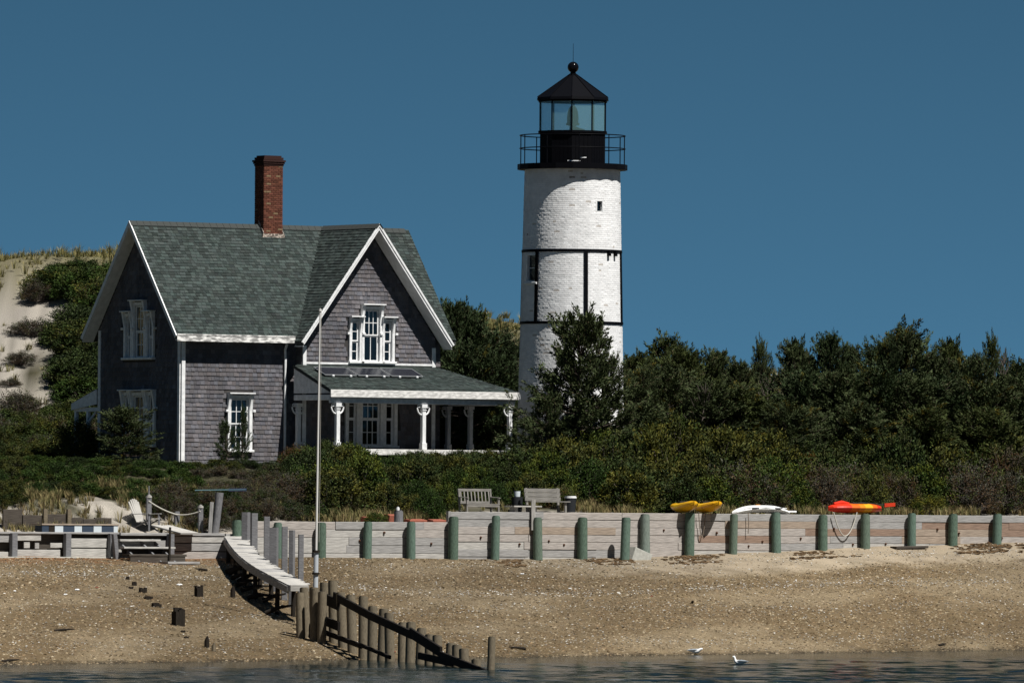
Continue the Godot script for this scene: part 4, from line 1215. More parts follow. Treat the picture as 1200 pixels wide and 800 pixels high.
func build_groyne() -> void:
	var gr := thing("groyne", "row of old wooden piles and black planks running into the water", "groyne")
	var data := [[368, 688], [380.5, 680], [392, 683], [403, 692], [414, 696], [426, 701], [436, 707], [447, 714], [458, 719], [472, 726], [480, 731], [491, 735], [503, 741], [514, 747], [524, 751], [535, 755], [547, 762], [558, 769], [573, 747]]
	var zf := func(px: float) -> float: return lerpf(32.0, 41.0, clampf((px - 368.0) / 104.0, 0, 1)) + maxf(px - 472.0, 0) / 101.0 * 13.5
	var i := 0
	for p in data:
		var z: float = zf.call(p[0])
		var top := at(p[0], p[1] + 3.0 * sin(i * 2.3), z)
		var foot := beach_h(top.x, z) - 0.5
		part(gr, "pile", pile_mesh(top.y - foot, 0.158 if i < 18 else 0.12, 0.04, 40 + i), M.post_brown, Transform3D(Basis(Vector3.UP, i * 1.3), Vector3(top.x, foot, z)))
		i += 1
	# a cluster of stout piles at the landward end
	for p in [[353, 694, 34.0], [360, 688, 33.4], [368.5, 690, 34.3], [377, 693, 34.6]]:
		var top := at(p[0], p[1], p[2])
		var foot := beach_h(top.x, p[2]) - 0.5
		part(gr, "pile", pile_mesh(top.y - foot, 0.15, 0.04, 70 + i), M.post_brown, Transform3D(Basis(Vector3.UP, i * 0.9), Vector3(top.x, foot, p[2])))
		i += 1
	var plank := func(px0: float, y0: float, px1: float, y1: float, h: float) -> void:
		var a := at(px0, y0, zf.call(px0)) + Vector3(-0.19, 0, 0.1); var b := at(px1, y1, zf.call(px1)) + Vector3(-0.19, 0, 0.1)
		board(gr, "plank", a, b, h, 0.08, M.wood_black)
	plank.call(380, 698, 404, 709, 0.36)
	plank.call(398, 698, 442, 722, 0.27)
	plank.call(438, 720, 490, 744, 0.27)
	plank.call(488, 741, 524, 764, 0.33)
	plank.call(498, 768, 538, 777, 0.22)
	plank.call(522, 767, 577, 789, 0.26)
	plank.call(380, 724, 404, 734, 0.30)
	plank.call(380, 738, 430, 757, 0.16)
	plank.call(428, 755, 464, 770, 0.12)

func build_flagpole() -> void:
	var z := 31.0
	var foot := at(369, 690, z); var top := at(375, 364, z)
	foot.y = beach_h(foot.x, z) - 0.2
	var fp := thing("flagpole", "tall thin white flagpole on a grey steel foot at the boardwalk's end", "flagpole", foot)
	var d := top - foot
	var k := (at(369, 645, z).y - foot.y) / d.y
	part(fp, "steel_foot", rodmesh([Vector3.ZERO, d * k], [0.09, 0.085], 10), M.steel)
	part(fp, "pole", rodmesh([d * (k * 0.9), d * (k + 0.35 * (1 - k)), d], [0.042, 0.038, 0.027], 10), M.pole_white)
	part(fp, "truck", rodmesh([d - Vector3(0, 0.02, 0), d + Vector3(0, 0.03, 0), d + Vector3(0, 0.08, 0)], [0.05, 0.06, 0.02], 10), M.pole_white)
	for e in [0.98, 0.72]:
		part(fp, "clamp", rodmesh([d * (k * e), d * (k * e) + Vector3(0, 0.07, 0)], [0.13, 0.13], 10), M.post_dark)
	part(fp, "halyard", rodmesh([d * (k * 1.1) + Vector3(0.09, 0, 0.05), d * 0.6 + Vector3(0.08, 0, 0.05), d + Vector3(0.04, -0.02, 0.03)], [0.006, 0.006, 0.006], 5), M.rope)

# ---------------------------------------------------------------- plants
func cedar_meshes(seed_: int, branches: int, open: float, outline: Array, yellow := 0.0, low := 0.06, level := 1.6) -> Array:
	# a tree 5 m high and about 3.4 m wide: returns [trunk with limbs, crown]; outline gives [height share, radius share]
	var g := RandomNumberGenerator.new(); g.seed = seed_
	var H := 5.0; var R := 1.75
	var wood := Shape.new(); var crown := Shape.new()
	var tiers := g.randf_range(7.0, 9.5)
	var bend := Vector3(g.randf_range(-0.45, 0.45), 0, g.randf_range(-0.3, 0.3))
	var tp := []; var tr := []
	for i in 8:
		var t := i / 7.0
		tp.append(Vector3(bend.x * t * t * 1.6 + 0.05 * sin(t * 7), H * 0.93 * t, bend.z * t * t)); tr.append(lerpf(0.13, 0.015, pow(t, 0.8)))
	wood.tube(tp, tr, 7)
	var lobes := []
	for i in 12: lobes.append([g.randf() * TAU, g.randf(), g.randf_range(-0.55, 0.55)])
	for i in branches:
		var t := lerpf(low, 1.0, pow((i + g.randf()) / branches, 0.92))
		# boughs grow in loose tiers with gaps between
		t = clampf(lerpf(t, (floorf(t * tiers) + 0.5) / tiers, 0.72) + g.randf_range(-0.02, 0.02), low, 1.0)
		var az := i * 2.399 + g.randf_range(-0.5, 0.5)
		var prof := 0.2
		for k in outline.size() - 1:
			if t >= outline[k][0] and t <= outline[k + 1][0]: prof = lerpf(outline[k][1], outline[k + 1][1], (t - outline[k][0]) / (outline[k + 1][0] - outline[k][0]))
		var lump := 1.0
		for l in lobes:
			var da := wrapf(az - l[0], -PI, PI); var dt: float = t - l[1]
			lump += l[2] * exp(-da * da * 1.8 - dt * dt * 45.0)
		var blen := R * prof * lump * g.randf_range(0.62 if level < 2.0 else 0.42, 1.16) + 0.12
		var el := deg_to_rad(lerpf(4.0, 66.0, pow(t, level)) + g.randf_range(-12, 14))
		var dir := Vector3(cos(az) * cos(el), sin(el), sin(az) * cos(el))
		var k := clampf(t * 7.0 * 0.9, 0, 6.99)
		var base: Vector3 = (tp[int(k)] as Vector3).lerp(tp[mini(int(k) + 1, 7)], k - int(k))
		var droop := Vector3(0, 0.35 * blen, 0)
		var pts := []
		for j in 4:
			var u := j / 3.0
			pts.append(base + dir * blen * u - droop * (u - u * u) + Vector3(g.randf_range(-1, 1), g.randf_range(-1, 1), g.randf_range(-1, 1)) * 0.03)
		wood.tube(pts, [0.038, 0.028, 0.018, 0.006], 4, false)
		var plumes := int(3 + blen * 4.6 * (1.0 - open * 0.2))
		var bk := g.randf_range(0.8, 1.2)
		for c in plumes:
			var u := lerpf(0.34 + open * 0.2, 1.0, pow((c + g.randf()) / plumes, 0.75))
			var f := clampf(u * 3.0, 0, 2.999)
			var at_: Vector3 = (pts[int(f)] as Vector3).lerp(pts[int(f) + 1], f - int(f))
			at_ += Vector3(g.randfn() * 0.12, g.randfn() * 0.05, g.randfn() * 0.12)
			# each plume is a feathery shoot that bends up from the bough
			var cdir := (Vector3(dir.x, 0, dir.z) * 0.75 + Vector3(g.randf_range(-0.75, 0.75), g.randf_range(-0.08, 0.5) + 0.75 * t * t, g.randf_range(-0.75, 0.75))).normalized()
			var pl := g.randf_range(0.26, 0.5) * (1.25 if u > 0.85 else 1.0)
			var ck := bk * g.randf_range(0.75, 1.25)
			var cy := g.randf()
			for q in 46:
				var s := g.randf()
				var fat := 0.082 * (1.0 - 0.7 * s)
				var off := cdir * (s * pl) + Vector3(g.randfn(), g.randfn() * 0.8, g.randfn()) * fat
				var d2 := (cdir * 1.1 + Vector3(g.randf_range(-1, 1), g.randf_range(-0.8, 1), g.randf_range(-1, 1)) * 0.62).normalized()
				var side := d2.cross(Vector3(g.randf_range(-1, 1), g.randf_range(-1, 1), g.randf_range(-1, 1))).normalized()
				var b := ck * g.randf_range(0.8, 1.2)
				if cy < yellow: crown.col = Color(0.085 * b, 0.068 * b, 0.012 * b)
				else: crown.col = Color(0.046 * b, 0.060 * b, 0.024 * b) if g.randf() > 0.06 else Color(0.062 * b, 0.05 * b, 0.028 * b)
				crown.leaf(at_ + off, d2, side, g.randf_range(0.08, 0.17), g.randf_range(0.014, 0.027))
	return [wood.mesh(), crown.mesh()]

func shrub_meshes(seed_: int, twiggy: float, kinds: Array, leaf_l := 0.10, spiky := 0.0) -> Array:
	# a mound 2 m wide and 1.4 m high
	var g := RandomNumberGenerator.new(); g.seed = seed_
	var wood := Shape.new(); var crown := Shape.new()
	var lobes := []
	for i in 9: lobes.append([Vector3(g.randf_range(-1, 1), g.randf_range(0.0, 1), g.randf_range(-1, 1)).normalized(), g.randf_range(-0.3, 0.3)])
	for i in 130:
		var az := g.randf() * TAU
		var el := asin(g.randf_range(0.02, 1.0))
		var dir := Vector3(cos(az) * cos(el), sin(el), sin(az) * cos(el))
		var lump := 1.0
		for l in lobes: lump += l[1] * exp((dir.dot(l[0]) - 1.0) * 9.0)
		var tipp := Vector3(dir.x * 1.0, 0.12 + dir.y * 1.25, dir.z * 1.0) * lump * g.randf_range(0.72, 1.08)
		tipp.y += spiky * g.randf() * 0.35
		var root := Vector3(g.randf_range(-0.3, 0.3), 0, g.randf_range(-0.3, 0.3))
		var mid := root.lerp(tipp, 0.55) + Vector3(g.randf_range(-0.1, 0.1), 0.12, g.randf_range(-0.1, 0.1))
		wood.tube([root, mid, tipp], [0.016, 0.011, 0.004], 3, false)
		if twiggy > 0:
			for q in int(5 * twiggy):
				var a := mid.lerp(tipp, g.randf_range(0.2, 1.0))
				wood.tube([a, a + Vector3(g.randf_range(-1, 1), g.randf_range(-0.2, 1), g.randf_range(-1, 1)) * 0.25], [0.007, 0.003], 3, false)
		var tone: Color = kinds[g.randi() % kinds.size()]
		for c in 4:
			var at_ := mid.lerp(tipp, g.randf_range(0.35, 1.05)) if c > 0 else tipp
			var ck := g.randf_range(0.7, 1.3)
			for q in int(22 * (1.0 - 0.55 * twiggy)):
				var off := Vector3(g.randfn(), g.randfn(), g.randfn()) * 0.085
				var d2 := (dir * 0.5 + Vector3(g.randf_range(-1, 1), g.randf_range(-0.5, 1), g.randf_range(-1, 1))).normalized()
				var side := d2.cross(Vector3(g.randf_range(-1, 1), g.randf_range(-1, 1), g.randf_range(-1, 1))).normalized()
				var b := ck * g.randf_range(0.6, 1.45)
				crown.col = Color(tone.r * b, tone.g * b, tone.b * b)
				crown.leaf(at_ + off, d2, side, leaf_l * g.randf_range(0.6, 1.25), leaf_l * g.randf_range(0.16, 0.28))
	return [wood.mesh(), crown.mesh()]

var cedars := []
var shrubs := []

func plant(called: String, parts: Array, crown_name: String, wood_name: String, leaf: Material, wood: Material, where: Vector3, scale_: Vector3, turn: float, label: String, category: String, group: String) -> void:
	var o := thing(called, label, category, where, turn, group)
	o.scale = scale_
	part(o, wood_name, parts[0], wood)
	part(o, crown_name, parts[1], leaf)

# what can be found near a spot, for labels
func near(px: float) -> String:
	for k in [[105, "the small back porch"], [205, "the shaded gable wall"], [250, "the house corner board"], [310, "the ground-floor window"], [345, "the downspout"], [400, "the flagpole"], [455, "the porch window"], [520, "the middle porch post"], [600, "the slatted bench"], [660, "the boarded bench"], [740, "the lighthouse foot"], [790, "the concrete block"], [850, "the yellow kayaks"], [930, "the white skiff"], [1060, "the red kayak"], [1130, "the dark loose plank"]]:
		if px < k[0]: return k[1]
	return "the farthest piles"

func cedar(px: float, ytop: float, z: float, width: float, kind: int, leaf: String, label: String, group: String, turn := -1.0) -> void:
	var p := at(px, 500, z)
	var gy := upland_h(p.x, z) - 0.1
	var top := at(px, ytop, z).y
	var t := turn if turn >= 0 else rng.randf() * TAU
	plant("cedar_tree", cedars[kind], "crown", "trunk", M.leaf[leaf], M.bark, Vector3(p.x, gy, z), Vector3(width / 3.4, (top - gy) / 5.0, width / 3.4), t, label, "tree", group)

func cedar_look(kind: int, leaf: String, w: float) -> String:
	return ("slim " if w < 2.5 else ("broad " if w > 3.3 else "")) + {"cedar": "dark green", "cedar_olive": "olive green", "cedar_dark": "blackish green"}[leaf] + [" pointed", " rounded", " dense rounded", " open feathery", " spreading", " tall dense"][kind]

func build_trees() -> void:
	var cone := [[0.0, 0.75], [0.25, 1.0], [0.5, 0.85], [0.75, 0.58], [0.9, 0.36], [1.0, 0.16]]
	var dome := [[0.0, 0.7], [0.3, 1.0], [0.6, 0.92], [0.8, 0.66], [0.93, 0.42], [1.0, 0.2]]
	var tall := [[0.0, 0.6], [0.3, 0.95], [0.55, 0.9], [0.75, 0.7], [0.9, 0.42], [1.0, 0.2]]
	var spread_ := [[0.0, 0.55], [0.12, 0.95], [0.35, 1.08], [0.6, 0.92], [0.8, 0.78], [0.93, 0.5], [1.0, 0.28]]
	cedars = [cedar_meshes(101, 95, 0.0, cone), cedar_meshes(102, 88, 0.15, dome, 0.06), cedar_meshes(103, 92, 0.0, dome, 0.08), cedar_meshes(104, 66, 0.45, tall), cedar_meshes(115, 105, 0.3, spread_, 0.0, 0.03, 2.6), cedar_meshes(106, 95, 0.05, tall, 0.03)]
	var snag: Mesh = cedar_meshes(108, 40, 0.5, tall)[0]
	# the open cedar that stands before the tower
	cedar(675, 366, -11.5, 3.6, 4, "cedar", "open-branched dark cedar standing alone in front of the lighthouse", "", 0.6)
	cedar(703, 415, -12.4, 2.4, 3, "cedar", "slender cedar pressed against the right side of the lighthouse cedar", "")
	cedar(640, 462, -10.6, 2.0, 3, "cedar", "low cedar under the left boughs of the lighthouse cedar", "")
	# behind the house
	for c in [[524, 347, -25, 3.0, 0], [550, 356, -26, 3.4, 5], [582, 390, -27, 3.0, 2], [603, 404, -29, 2.8, 1], [505, 372, -27, 3, 2], [540, 400, -22.5, 3.0, 1], [572, 412, -23, 3.0, 5], [594, 420, -23.5, 2.6, 0]]:
		cedar(c[0], c[1], c[2], c[3], c[4], "cedar_dark", "%s cedar between the porch roof and the lighthouse" % cedar_look(c[4], "cedar_dark", c[3]), "cedars behind the porch")
	# the wood on the right: back rank, then lower trees before it
	var back := [[745, 411, -24, 2.6, 0, "cedar_olive"], [768, 393, -26, 3.2, 3, "cedar_olive"], [804, 407, -24, 3.0, 5, "cedar_olive"], [838, 406, -25, 2.6, 0, "cedar"], [866, 419, -25, 2.4, 0, "cedar"], [893, 398, -26, 1.2, 3, "cedar"], [932, 393, -25, 2.4, 0, "cedar"], [952, 413, -26, 2.2, 3, "cedar"], [974, 386, -25, 2.5, 0, "cedar_dark"], [996, 399, -26, 1.8, 0, "cedar"], [1036, 399, -24, 2.4, 2, "cedar_dark"], [1060, 384, -25, 3.4, 2, "cedar"], [1088, 411, -26, 2.8, 5, "cedar"], [1114, 393, -27, 2.4, 0, "cedar_olive"], [1140, 415, -25, 2.6, 5, "cedar"], [1166, 393, -27, 1.3, 3, "cedar_olive"], [1192, 425, -26, 3.0, 2, "cedar_dark"], [1215, 419, -27, 3.6, 1, "cedar"], [1240, 408, -27, 3.6, 0, "cedar"], [880, 457, -27, 3.0, 2, "cedar"]]
	for c in back: cedar(c[0], c[1], c[2], c[3], c[4], c[5], "%s cedar topping the wood behind %s" % [cedar_look(c[4], c[5], c[3]), near(c[0])], "cedars topping the wood")
	var front := [[745, 432, -18, 3.0, 2, "cedar"], [788, 428, -19, 3.4, 1, "cedar"], [828, 446, -18, 3.4, 5, "cedar"], [866, 452, -19, 3.4, 2, "cedar_olive"], [905, 466, -19, 3.0, 1, "cedar_olive"], [945, 432, -20, 3.4, 5, "cedar_dark"], [985, 430, -19, 3.4, 0, "cedar"], [1025, 432, -20, 3.6, 2, "cedar_dark"], [1065, 440, -20, 3.6, 5, "cedar"], [1105, 436, -21, 3.6, 0, "cedar_dark"], [1145, 448, -21, 3.6, 2, "cedar"], [1185, 440, -22, 3.6, 5, "cedar"], [1222, 445, -22, 3.6, 1, "cedar"], [1000, 470, -17, 3.0, 1, "cedar"], [1085, 478, -18, 3.2, 2, "cedar_olive"], [1160, 476, -19, 3.2, 5, "cedar_olive"], [760, 470, -14.5, 2.8, 1, "cedar"], [925, 474, -16, 3.0, 2, "cedar"]]
	for c in front: cedar(c[0], c[1], c[2], c[3], c[4], c[5], "lower %s cedar, wood behind it, above %s" % [cedar_look(c[4], c[5], c[3]), near(c[0])], "cedars before the wood")
	for q in [[1172, 396, -24.5, 1.6, "bare grey dead branches rising from the wood behind the farthest piles"], [905, 432, -24, 2.0, "bare grey dead branches in the gap of the wood above the white skiff"], [820, 440, -17.2, 1.8, "thin dead branches among the cedars above the yellow kayaks"]]:
		var p := at(q[0], 500, q[2])
		var gy := upland_h(p.x, q[2]) - 0.1
		var o := lone("dead_tree", snag, M.twig, Transform3D(Basis(Vector3.UP, q[0]).scaled(Vector3(q[3] / 3.4, (at(q[0], q[1], q[2]).y - gy) / 5.0, q[3] / 3.4)), Vector3(p.x, gy, q[2])), q[4], "dead tree")
	# round the house
	cedar(145, 476, -5.0, 2.3, 5, "cedar", "bushy young cedar in front of the shaded gable wall", "")
	cedar(266, 492, -7.6, 0.8, 3, "cedar_dark", "narrow dark young cedar growing up against the ground-floor window", "")
	cedar(284, 476, -8.3, 0.5, 3, "cedar_dark", "thin shoot of cedar leaning across the window's right casing", "")

func shrub(px: float, z: float, width: float, height: float, kind: int, leaf: String, label: String, group: String, called := "shrub") -> void:
	var p := at(px, 560, z)
	var wood: Material = M.twig
	plant(called, shrubs[kind], "foliage", "stems", M.leaf[leaf], wood, Vector3(p.x, ground_h(p.x, z) - 0.06, z), Vector3(width / 2.0, height / 1.4, width / 2.0), rng.randf() * TAU, label, "shrub", group)

func build_shrubs() -> void:
	var green := Color(0.048, 0.068, 0.018); var olive := Color(0.066, 0.072, 0.020); var dk := Color(0.032, 0.046, 0.016); var brown := Color(0.085, 0.052, 0.028); var yel := Color(0.100, 0.092, 0.018); var grey := Color(0.075, 0.072, 0.055)
	shrubs = [shrub_meshes(201, 0.0, [green, green, dk, olive]), shrub_meshes(202, 0.1, [green, olive, olive, yel, dk]), shrub_meshes(203, 0.9, [grey, brown, olive], 0.08, 0.6), shrub_meshes(204, 0.0, [dk, dk, green], 0.085), shrub_meshes(205, 0.5, [brown, olive, green, grey], 0.09, 0.3), shrub_meshes(206, 0.1, [green, yel, olive], 0.09, 0.3)]
	# how high the hedge reaches in front of house and wood, by px
	var tops := [[-40, 530], [100, 538], [145, 545], [211, 546], [270, 549], [325, 540], [350, 520], [400, 512], [445, 530], [500, 529], [600, 525], [640, 516], [690, 498], [760, 488], [850, 500], [950, 508], [1000, 496], [1100, 492], [1260, 480]]
	var top_at := func(px: float) -> float:
		for i in tops.size() - 1:
			if px >= tops[i][0] and px <= tops[i + 1][0]: return lerpf(tops[i][1], tops[i + 1][1], (px - tops[i][0]) / float(tops[i + 1][0] - tops[i][0]))
		return 500.0
	var g := RandomNumberGenerator.new(); g.seed = 55
	# ranks from the house down to the sea wall, given by distance behind the wall and share of the full height
	for row in [[13.0, 1.0], [10.2, 0.92], [7.6, 0.78], [5.6, 0.58], [4.2, 0.40]]:
		var px := -30.0 + g.randf() * 30
		while px < 1235:
			var x := bulk_x(px, -row[0])
			var z: float = bulk_z(x) - row[0] + g.randf_range(-0.5, 0.5)
			if px < 205 and row[0] > 12.0: z = minf(z, 0.0)
			var gy := upland_h(x, z)
			var full := at(px, top_at.call(px), z).y - gy
			var h: float = maxf(full * row[1] * g.randf_range(0.8, 1.06), 0.35)
			if row[1] < 0.9: h = maxf((at(px, lerpf(596, top_at.call(px), row[1]), z).y - gy) * g.randf_range(0.75, 1.1), 0.3)
			var w := clampf(h * g.randf_range(1.1, 1.6), 1.1, 2.5)
			var kind := 0; var leaf := "shrub"
			var r := g.randf()
			var label := ""; var group := ""
			if px < 340:
				if px > 225 and row[0] < 11.0:
					kind = 2 if r < 0.6 else 4; leaf = "shrub" if r < 0.5 else "shrub_dark"
					label = "grey twiggy shrub on the slope below the house front"; group = "grey shrubs below the house front"
				else:
					kind = [0, 3, 1][int(r * 3)]; leaf = "shrub_dark" if r > 0.6 else "shrub_green"
					label = "low green shrub above the sandy bank at the gable end"; group = "shrubs above the sandy bank"
			elif px < 720:
				kind = [0, 1, 3, 1][int(r * 4)]; leaf = ["shrub", "shrub_dark", "shrub_green"][int(g.randf() * 3)]
				if px > 500 and row[1] > 0.8: leaf = "shrub_olive" if r > 0.6 else leaf
				label = "leafy green shrub in the hedge below the porch and benches"; group = "hedge below the porch"
			else:
				if row[0] < 6.5 and px > 830:
					kind = 4 if r < 0.4 else (2 if r < 0.55 else (5 if r < 0.8 else 1)); leaf = "shrub_brown" if r < 0.22 else ("shrub_green" if r > 0.7 else "shrub")
					label = "brown-green scrubby shrub behind the bulkhead and boats"; group = "scrub behind the bulkhead"
				else:
					kind = [1, 5, 0, 1][int(r * 4)]; leaf = ["shrub", "shrub_olive", "shrub_dark"][int(g.randf() * 3)]
					label = "olive green shrub on the slope below the cedar wood"; group = "shrubs below the cedar wood"
			# keep the seats, the open sand and the house clear
			var clear := false
			if row[0] < 5.0 and (px > 15 and px < 150 or px > 385 and px < 470 or px > 535 and px < 690): clear = true
			if row[0] < 5.0 and px < 385: h = minf(h, 0.55)
			var look: String = {"shrub": "green", "shrub_dark": "dark green", "shrub_green": "bright green", "shrub_olive": "olive", "shrub_brown": "brown"}[leaf] + [" leafy", " yellow-flecked", " twiggy", " small-leaved", " brownish mixed", " spiky"][kind]
			label = "%s shrub %s %s" % [look, {13.0: "highest on the slope above", 10.2: "high on the slope above", 7.6: "halfway up the slope behind", 5.6: "in the second row behind", 4.2: "in the front row behind"}[row[0]], near(px)]
			if not clear: shrub(px, z, w, h, kind, leaf, label, group)
			px += w * 31.0 * g.randf_range(0.52, 0.78)
	# dune at the left: a thicket high on the slope, and scrub at its foot
	for i in 40:
		var z := lerpf(-30, -53, g.randf())
		var py := lerpf(398, 300, (z + 30) / -23.0)
		var px := lerpf(72 + (398 - py) * -0.2 + maxf(py - 350, 0) * 0.4, 155, g.randf())
		shrub(px, z, g.randf_range(1.7, 2.8), g.randf_range(0.8, 1.3), [0, 3, 0, 5][i % 4], ["shrub_dark", "shrub_green", "shrub"][i % 3], "%s shrub in the thicket high on the dune" % ["dark green leafy", "bright green small-leaved", "green leafy", "dark green spiky", "bright green leafy", "green small-leaved", "dark green leafy", "bright green spiky", "green leafy", "dark green small-leaved", "bright green leafy", "green spiky"][i % 12], "thicket on the dune")
	for c in [[22, -39, 1.5, 0.5], [33, -44, 1.8, 0.7], [40, -49, 1.6, 0.8], [12, -36, 1.1, 0.35]]:
		shrub(c[0], c[1], c[2], c[3], 2, "shrub_dark", "grey leafless brush on the bare sand slope", "brush on the dune slope")
	for i in 38:
		var px := g.randf_range(-10, 112)
		var z := g.randf_range(-19.5, -32.0)
		shrub(px, z, g.randf_range(1.3, 2.2), g.randf_range(0.6, 1.1), [0, 5, 2, 4][i % 4], ["shrub_olive", "shrub", "shrub_dark"][i % 3], "small %s bush at the foot of the dune" % ["leafy olive", "spiky green", "grey twiggy", "brownish", "leafy dark green", "spiky olive", "green twiggy", "dark brownish", "leafy green", "spiky dark green", "olive twiggy", "green brownish"][i % 12], "scrub at the foot of the dune")
	for c in [[70, -15, 1.6, 0.8], [30, -14, 1.6, 0.7], [5, -13.5, 1.8, 0.9], [98, -13, 2.0, 1.6], [84, -16, 2.0, 1.4]]:
		shrub(c[0], c[1], c[2], c[3], 5, "shrub_dark", "rounded bush beside the small back porch", "bushes by the back porch")
	for i in 22:
		var px := 182.0 + i * 7.6 + g.randf_range(-3, 3)
		var q: float = [2.1, 3.1, 4.0][i % 3] + g.randf_range(-0.2, 0.2)
		if px < 215 and q < 2.6: continue
		var x := bulk_x(px, -q)
		shrub(px, bulk_z(x) - q, g.randf_range(0.9, 1.5), g.randf_range(0.45, 0.8), [2, 4, 2, 3][i % 4], ["shrub", "shrub_dark"][i % 2], "%s brush behind the rope posts and seawall, %s" % [["grey twiggy", "brownish", "bare grey", "small-leaved green"][i % 4], "near the log" if px > 235 else "near the lounge chair"], "brush behind the rope posts")
	for q in [[1088, 3.2, 1.5, 0.75, 5, "shrub_yellow", "bright yellow-green bush just behind the bulkhead above the loose plank"], [1000, 5.4, 1.4, 1.0, 5, "shrub_yellow", "yellow-green bush on the slope above the red kayak"], [346, 12.6, 1.1, 0.9, 4, "shrub_rust", "rust-brown shrub at the foot of the porch corner"], [764, 12.0, 1.8, 1.7, 1, "shrub_yellow", "yellowish shrub at the foot of the wood beside the lighthouse"], [945, 9.5, 1.7, 1.3, 1, "shrub_rust", "russet shrub halfway up the slope above the white skiff"], [660, 4.4, 1.2, 0.9, 4, "shrub_yellow", "pale yellowish bush beside the boarded bench"]]:
		var x := bulk_x(q[0], -q[1])
		shrub(q[0], bulk_z(x) - q[1], q[2], q[3], q[4], q[5], q[6], "")
	shrub(441, bulk_z(-5) - 0.9, 0.8, 0.38, 5, "shrub_green", "small bright green plant beside the red boards on the sand", "")

func tuft_mesh(seed_: int) -> ArrayMesh:
	var g := RandomNumberGenerator.new(); g.seed = seed_
	var s := Shape.new()
	for i in 26:
		var az := g.randf() * TAU
		var lean := g.randf_range(0.08, 0.55)
		var h := g.randf_range(0.5, 1.0)
		var b := Vector3(cos(az), 0, sin(az)) * g.randf() * 0.16
		var d := Vector3(cos(az), 0, sin(az)) * lean
		var side := Vector3(-sin(az + g.randf()), 0, cos(az + g.randf())) * g.randf_range(0.010, 0.02)
		var m := b + d * h * 0.4 + Vector3(0, h * 0.6, 0); var e := b + d * h + Vector3(0, h * (1.0 - lean * 0.3), 0)
		var k := g.randf_range(0.6, 1.25)
		s.col = Color(0.23 * k, 0.20 * k, 0.095 * k) if g.randf() < 0.6 else Color(0.12 * k, 0.125 * k, 0.05 * k)
		s.tri(b - side, b + side, m + side); s.tri(b - side, m + side, m - side); s.tri(m - side, m + side, e)
	return s.mesh()

func scatter(called: String, m: Mesh, material: Material, xfs: Array, colors: Array, label: String, category: String) -> void:
	var mm := MultiMesh.new()
	mm.transform_format = MultiMesh.TRANSFORM_3D
	mm.use_colors = true
	mm.mesh = m
	mm.instance_count = xfs.size()
	for i in xfs.size():
		mm.set_instance_transform(i, xfs[i])
		mm.set_instance_color(i, colors[i])
	var o := MultiMeshInstance3D.new()
	o.name = numbered(self, called)
	o.multimesh = mm
	o.material_override = material
	add_child(o, true)
	tag(o, label, category)
	o.set_meta("kind", "stuff")

func build_grass() -> void:
	var g := RandomNumberGenerator.new(); g.seed = 66
	var a := []; var ac := []; var d := []; var dc := []
	for i in 5200:
		var x := g.randf_range(-21, 22)
		var q := g.randf_range(1.2, 7.5)
		var z := bulk_z(x) - q
		var px := 600 + x * 32.0
		var keep := 0.25
		if x < -13: keep = 0.6
		elif x > -8.5 and x < -3: keep = 0.75 if q > 2.2 else 0.15
		elif x > 1.8 and x < 5: keep = 0.7
		elif x > 8: keep = 0.4
		if px > 535 and px < 690 and q < 3.5: keep = 0.03
		if hn.get_noise_2d(x * 9, z * 9) + 0.2 + keep - 0.5 < g.randf() * 0.6: continue
		var s := g.randf_range(0.28, 0.62)
		a.append(Transform3D(Basis(Vector3.UP, g.randf() * TAU).scaled(Vector3(s, s * g.randf_range(0.8, 1.2), s)), Vector3(x, upland_h(x, z) - 0.02, z)))
		var k := g.randf_range(0.7, 1.15)
		ac.append(Color(k, k * g.randf_range(0.85, 1.0), k * 0.9))
	scatter("bank_grass", tuft_mesh(1), M.grass, a, ac, "straw-coloured and green grass on the sandy bank behind the walls", "grass")
	for i in 14000:
		var x := g.randf_range(-38, 30)
		var z := -g.randf_range(13.0, 74)
		if z > -42 and x > -13.5: continue
		var up := smoothstep(-46.0, -58.0, z)
		var nz := hn.get_noise_2d(x * 4 + 50, z * 4)
		var sandy := x < -17.2 and z < -24 and z > -54
		if sandy and g.randf() > 0.22 + 0.5 * nz: continue
		if g.randf() > 0.45 + 0.55 * up + nz * 0.4: continue
		var s := g.randf_range(0.28, 0.6)
		d.append(Transform3D(Basis(Vector3.UP, g.randf() * TAU).scaled(Vector3(s * 1.2, s * g.randf_range(0.7, 1.2), s * 1.2)), Vector3(x, upland_h(x, z) - 0.03, z)))
		var k := g.randf_range(0.75, 1.15)
		dc.append(Color(k, k * 0.97, k * 0.85))
	scatter("dune_grass", tuft_mesh(2), M.grass, d, dc, "pale dry beach grass over the crest and slope of the dunes", "grass")

